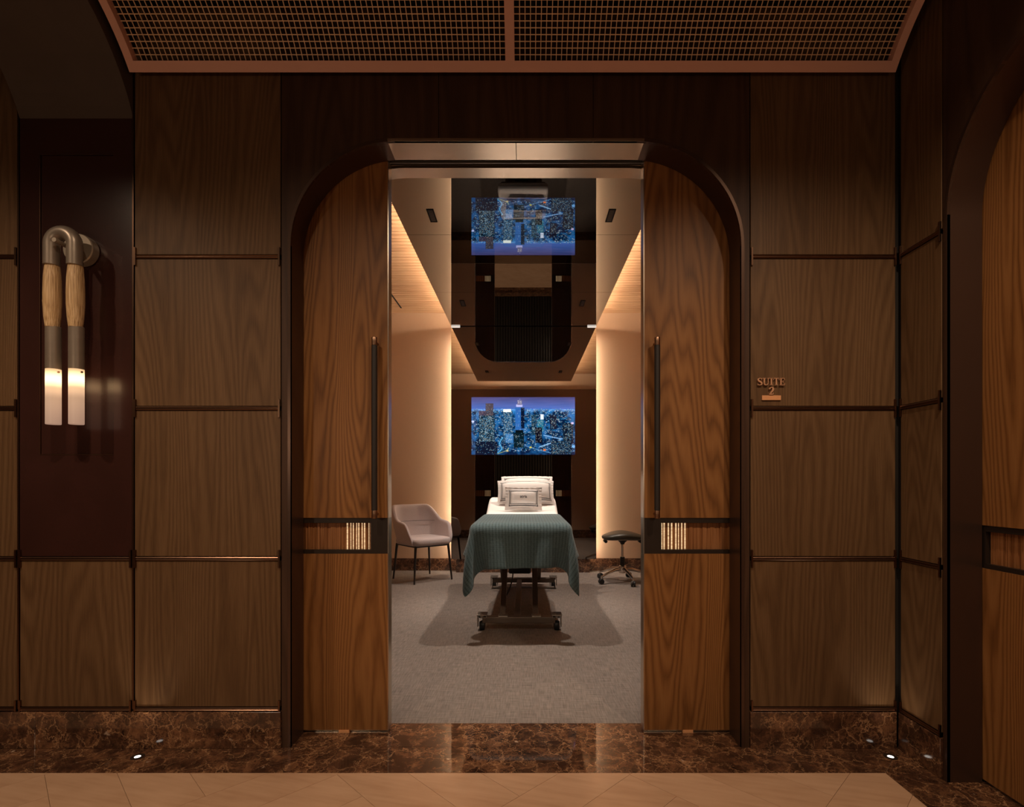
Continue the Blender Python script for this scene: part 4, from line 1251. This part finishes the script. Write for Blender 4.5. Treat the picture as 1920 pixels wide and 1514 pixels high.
for i in range(21):
    x = -0.235 + 0.47 * i / 20
    sm.append((x, 0.236 - 0.10 * (abs(x) / 0.235) ** 3, 0.628))
G().tube([tuple(MC @ Vector(p)) for p in sm], 0.0022, 6).mk('seam', M_LEG, chair)
uf = G()
for a, b in (((-0.2, -0.205), (0.2, -0.205)), ((0.2, -0.205), (0.2, 0.205)), ((0.2, 0.205), (-0.2, 0.205)), ((-0.2, 0.205), (-0.2, -0.205))):
    uf.tube([(a[0], a[1], 0.385), (b[0], b[1], 0.385)], 0.011, 8)
uf.xf(MC).mk('underframe', M_LEG, chair)
for lx, ly in ((-1, -1), (1, -1), (-1, 1), (1, 1)):
    G().tube([(lx * 0.198, ly * 0.203, 0.392), (lx * 0.204, ly * 0.208, 0.34), (lx * 0.230, ly * 0.232, 0.0)], [0.015, 0.0135, 0.009], 12).xf(MC).mk('leg', M_LEG, chair, smooth=True, autosmooth=0.8)

# ------------------------------------------------------------------ saddle stool
SX, SY = 1.040, 5.71
st = empty('saddle_stool', (SX, SY, 0), 'dark leather saddle stool on a chrome five-star castor base', 'stool')
rings = []
nS = 28
for j in range(1, 16):
    ph = math.pi * j / 16
    ring = []
    for i in range(nS):
        a = 2 * math.pi * i / nS
        cr = math.sin(ph) ** 0.62
        x = 0.222 * cr * math.copysign(abs(math.cos(a)) ** 0.85, math.cos(a)); y = 0.185 * cr * math.copysign(abs(math.sin(a)) ** 0.9, math.sin(a))
        xr = abs(x) / 0.222
        z = 0.497 + 0.047 * math.copysign(abs(math.cos(ph)) ** 0.8, math.cos(ph)) * (1 - 0.25 * xr ** 2) - 0.030 * xr ** 1.6 + (0.010 * xr ** 6)
        ring.append((SX + x, SY + y, z))
    rings.append(ring)
G().rings(rings).mk('seat', M_SEAT, st, smooth=True)
for s_ in (-1, 1):
    G().tube([(SX + s_ * 0.185, SY - 0.06, 0.435), (SX + s_ * 0.185, SY + 0.04, 0.437)], 0.017, 12).mk('grip', M_RUBBER, st, smooth=True, autosmooth=0.8, bevel=0.004)
G().lathe([(0.055, 0.452), (0.045, 0.435), (0.026, 0.418), (0.020, 0.400)], (SX, SY, 0), n=20).mk('seat_mount', M_RUBBER, st, smooth=True, autosmooth=0.8)
G().lathe([(0.0135, 0.402), (0.0135, 0.26)], (SX, SY, 0), n=18).mk('gas_lift', M_CHROME, st, smooth=True, autosmooth=0.8)
G().lathe([(0.024, 0.265), (0.025, 0.25), (0.025, 0.15)], (SX, SY, 0), n=18).mk('lift_sleeve', M_RUBBER, st, smooth=True, autosmooth=0.8)
G().lathe([(0.030, 0.175), (0.042, 0.165), (0.045, 0.12), (0.036, 0.095)], (SX, SY, 0), n=24).mk('hub', M_CHROME, st, smooth=True, autosmooth=0.8)
for k in range(5):
    a = math.radians(-78 + 72 * k); c, s_ = math.cos(a), math.sin(a)
    rg = []
    for r, z, hw_, hh in ((0.03, 0.140, 0.020, 0.020), (0.10, 0.135, 0.019, 0.018), (0.19, 0.112, 0.017, 0.014), (0.262, 0.084, 0.015, 0.011), (0.285, 0.078, 0.012, 0.008)):
        ring = []
        for q in range(12):
            t = 2 * math.pi * q / 12
            o_ = hw_ * math.cos(t)
            ring.append((SX + r * c - o_ * s_, SY + r * s_ + o_ * c, z + hh * math.sin(t)))
        rg.append(ring)
    G().rings(rg).mk('base_arm', M_CHROME, st, smooth=True, autosmooth=0.8)
    cx_, cy_ = SX + 0.285 * c, SY + 0.285 * s_
    cs = G().lathe([(0.008, 0.078), (0.008, 0.058)], (cx_, cy_, 0), n=10).mk('castor', M_CHROME, st)
    MW = Matrix.Translation((cx_, cy_, 0.0285)) @ Matrix.Rotation(a + 1.2, 4, 'Z')
    for d_ in (-1, 1):
        G().lathe([(0.010, -0.009), (0.026, -0.009), (0.0285, -0.005), (0.0285, 0.005), (0.026, 0.009), (0.010, 0.009)], (d_ * 0.014, 0, 0), axis='x', n=20).xf(MW).mk('wheel', M_RUBBER, cs, smooth=True, autosmooth=0.6)
    G().lathe([(0.024, -0.004), (0.024, 0.004)], (0, 0, 0.010), axis='x', n=16).xf(MW).mk('castor_hood', M_RUBBER, cs, smooth=True, autosmooth=0.6)
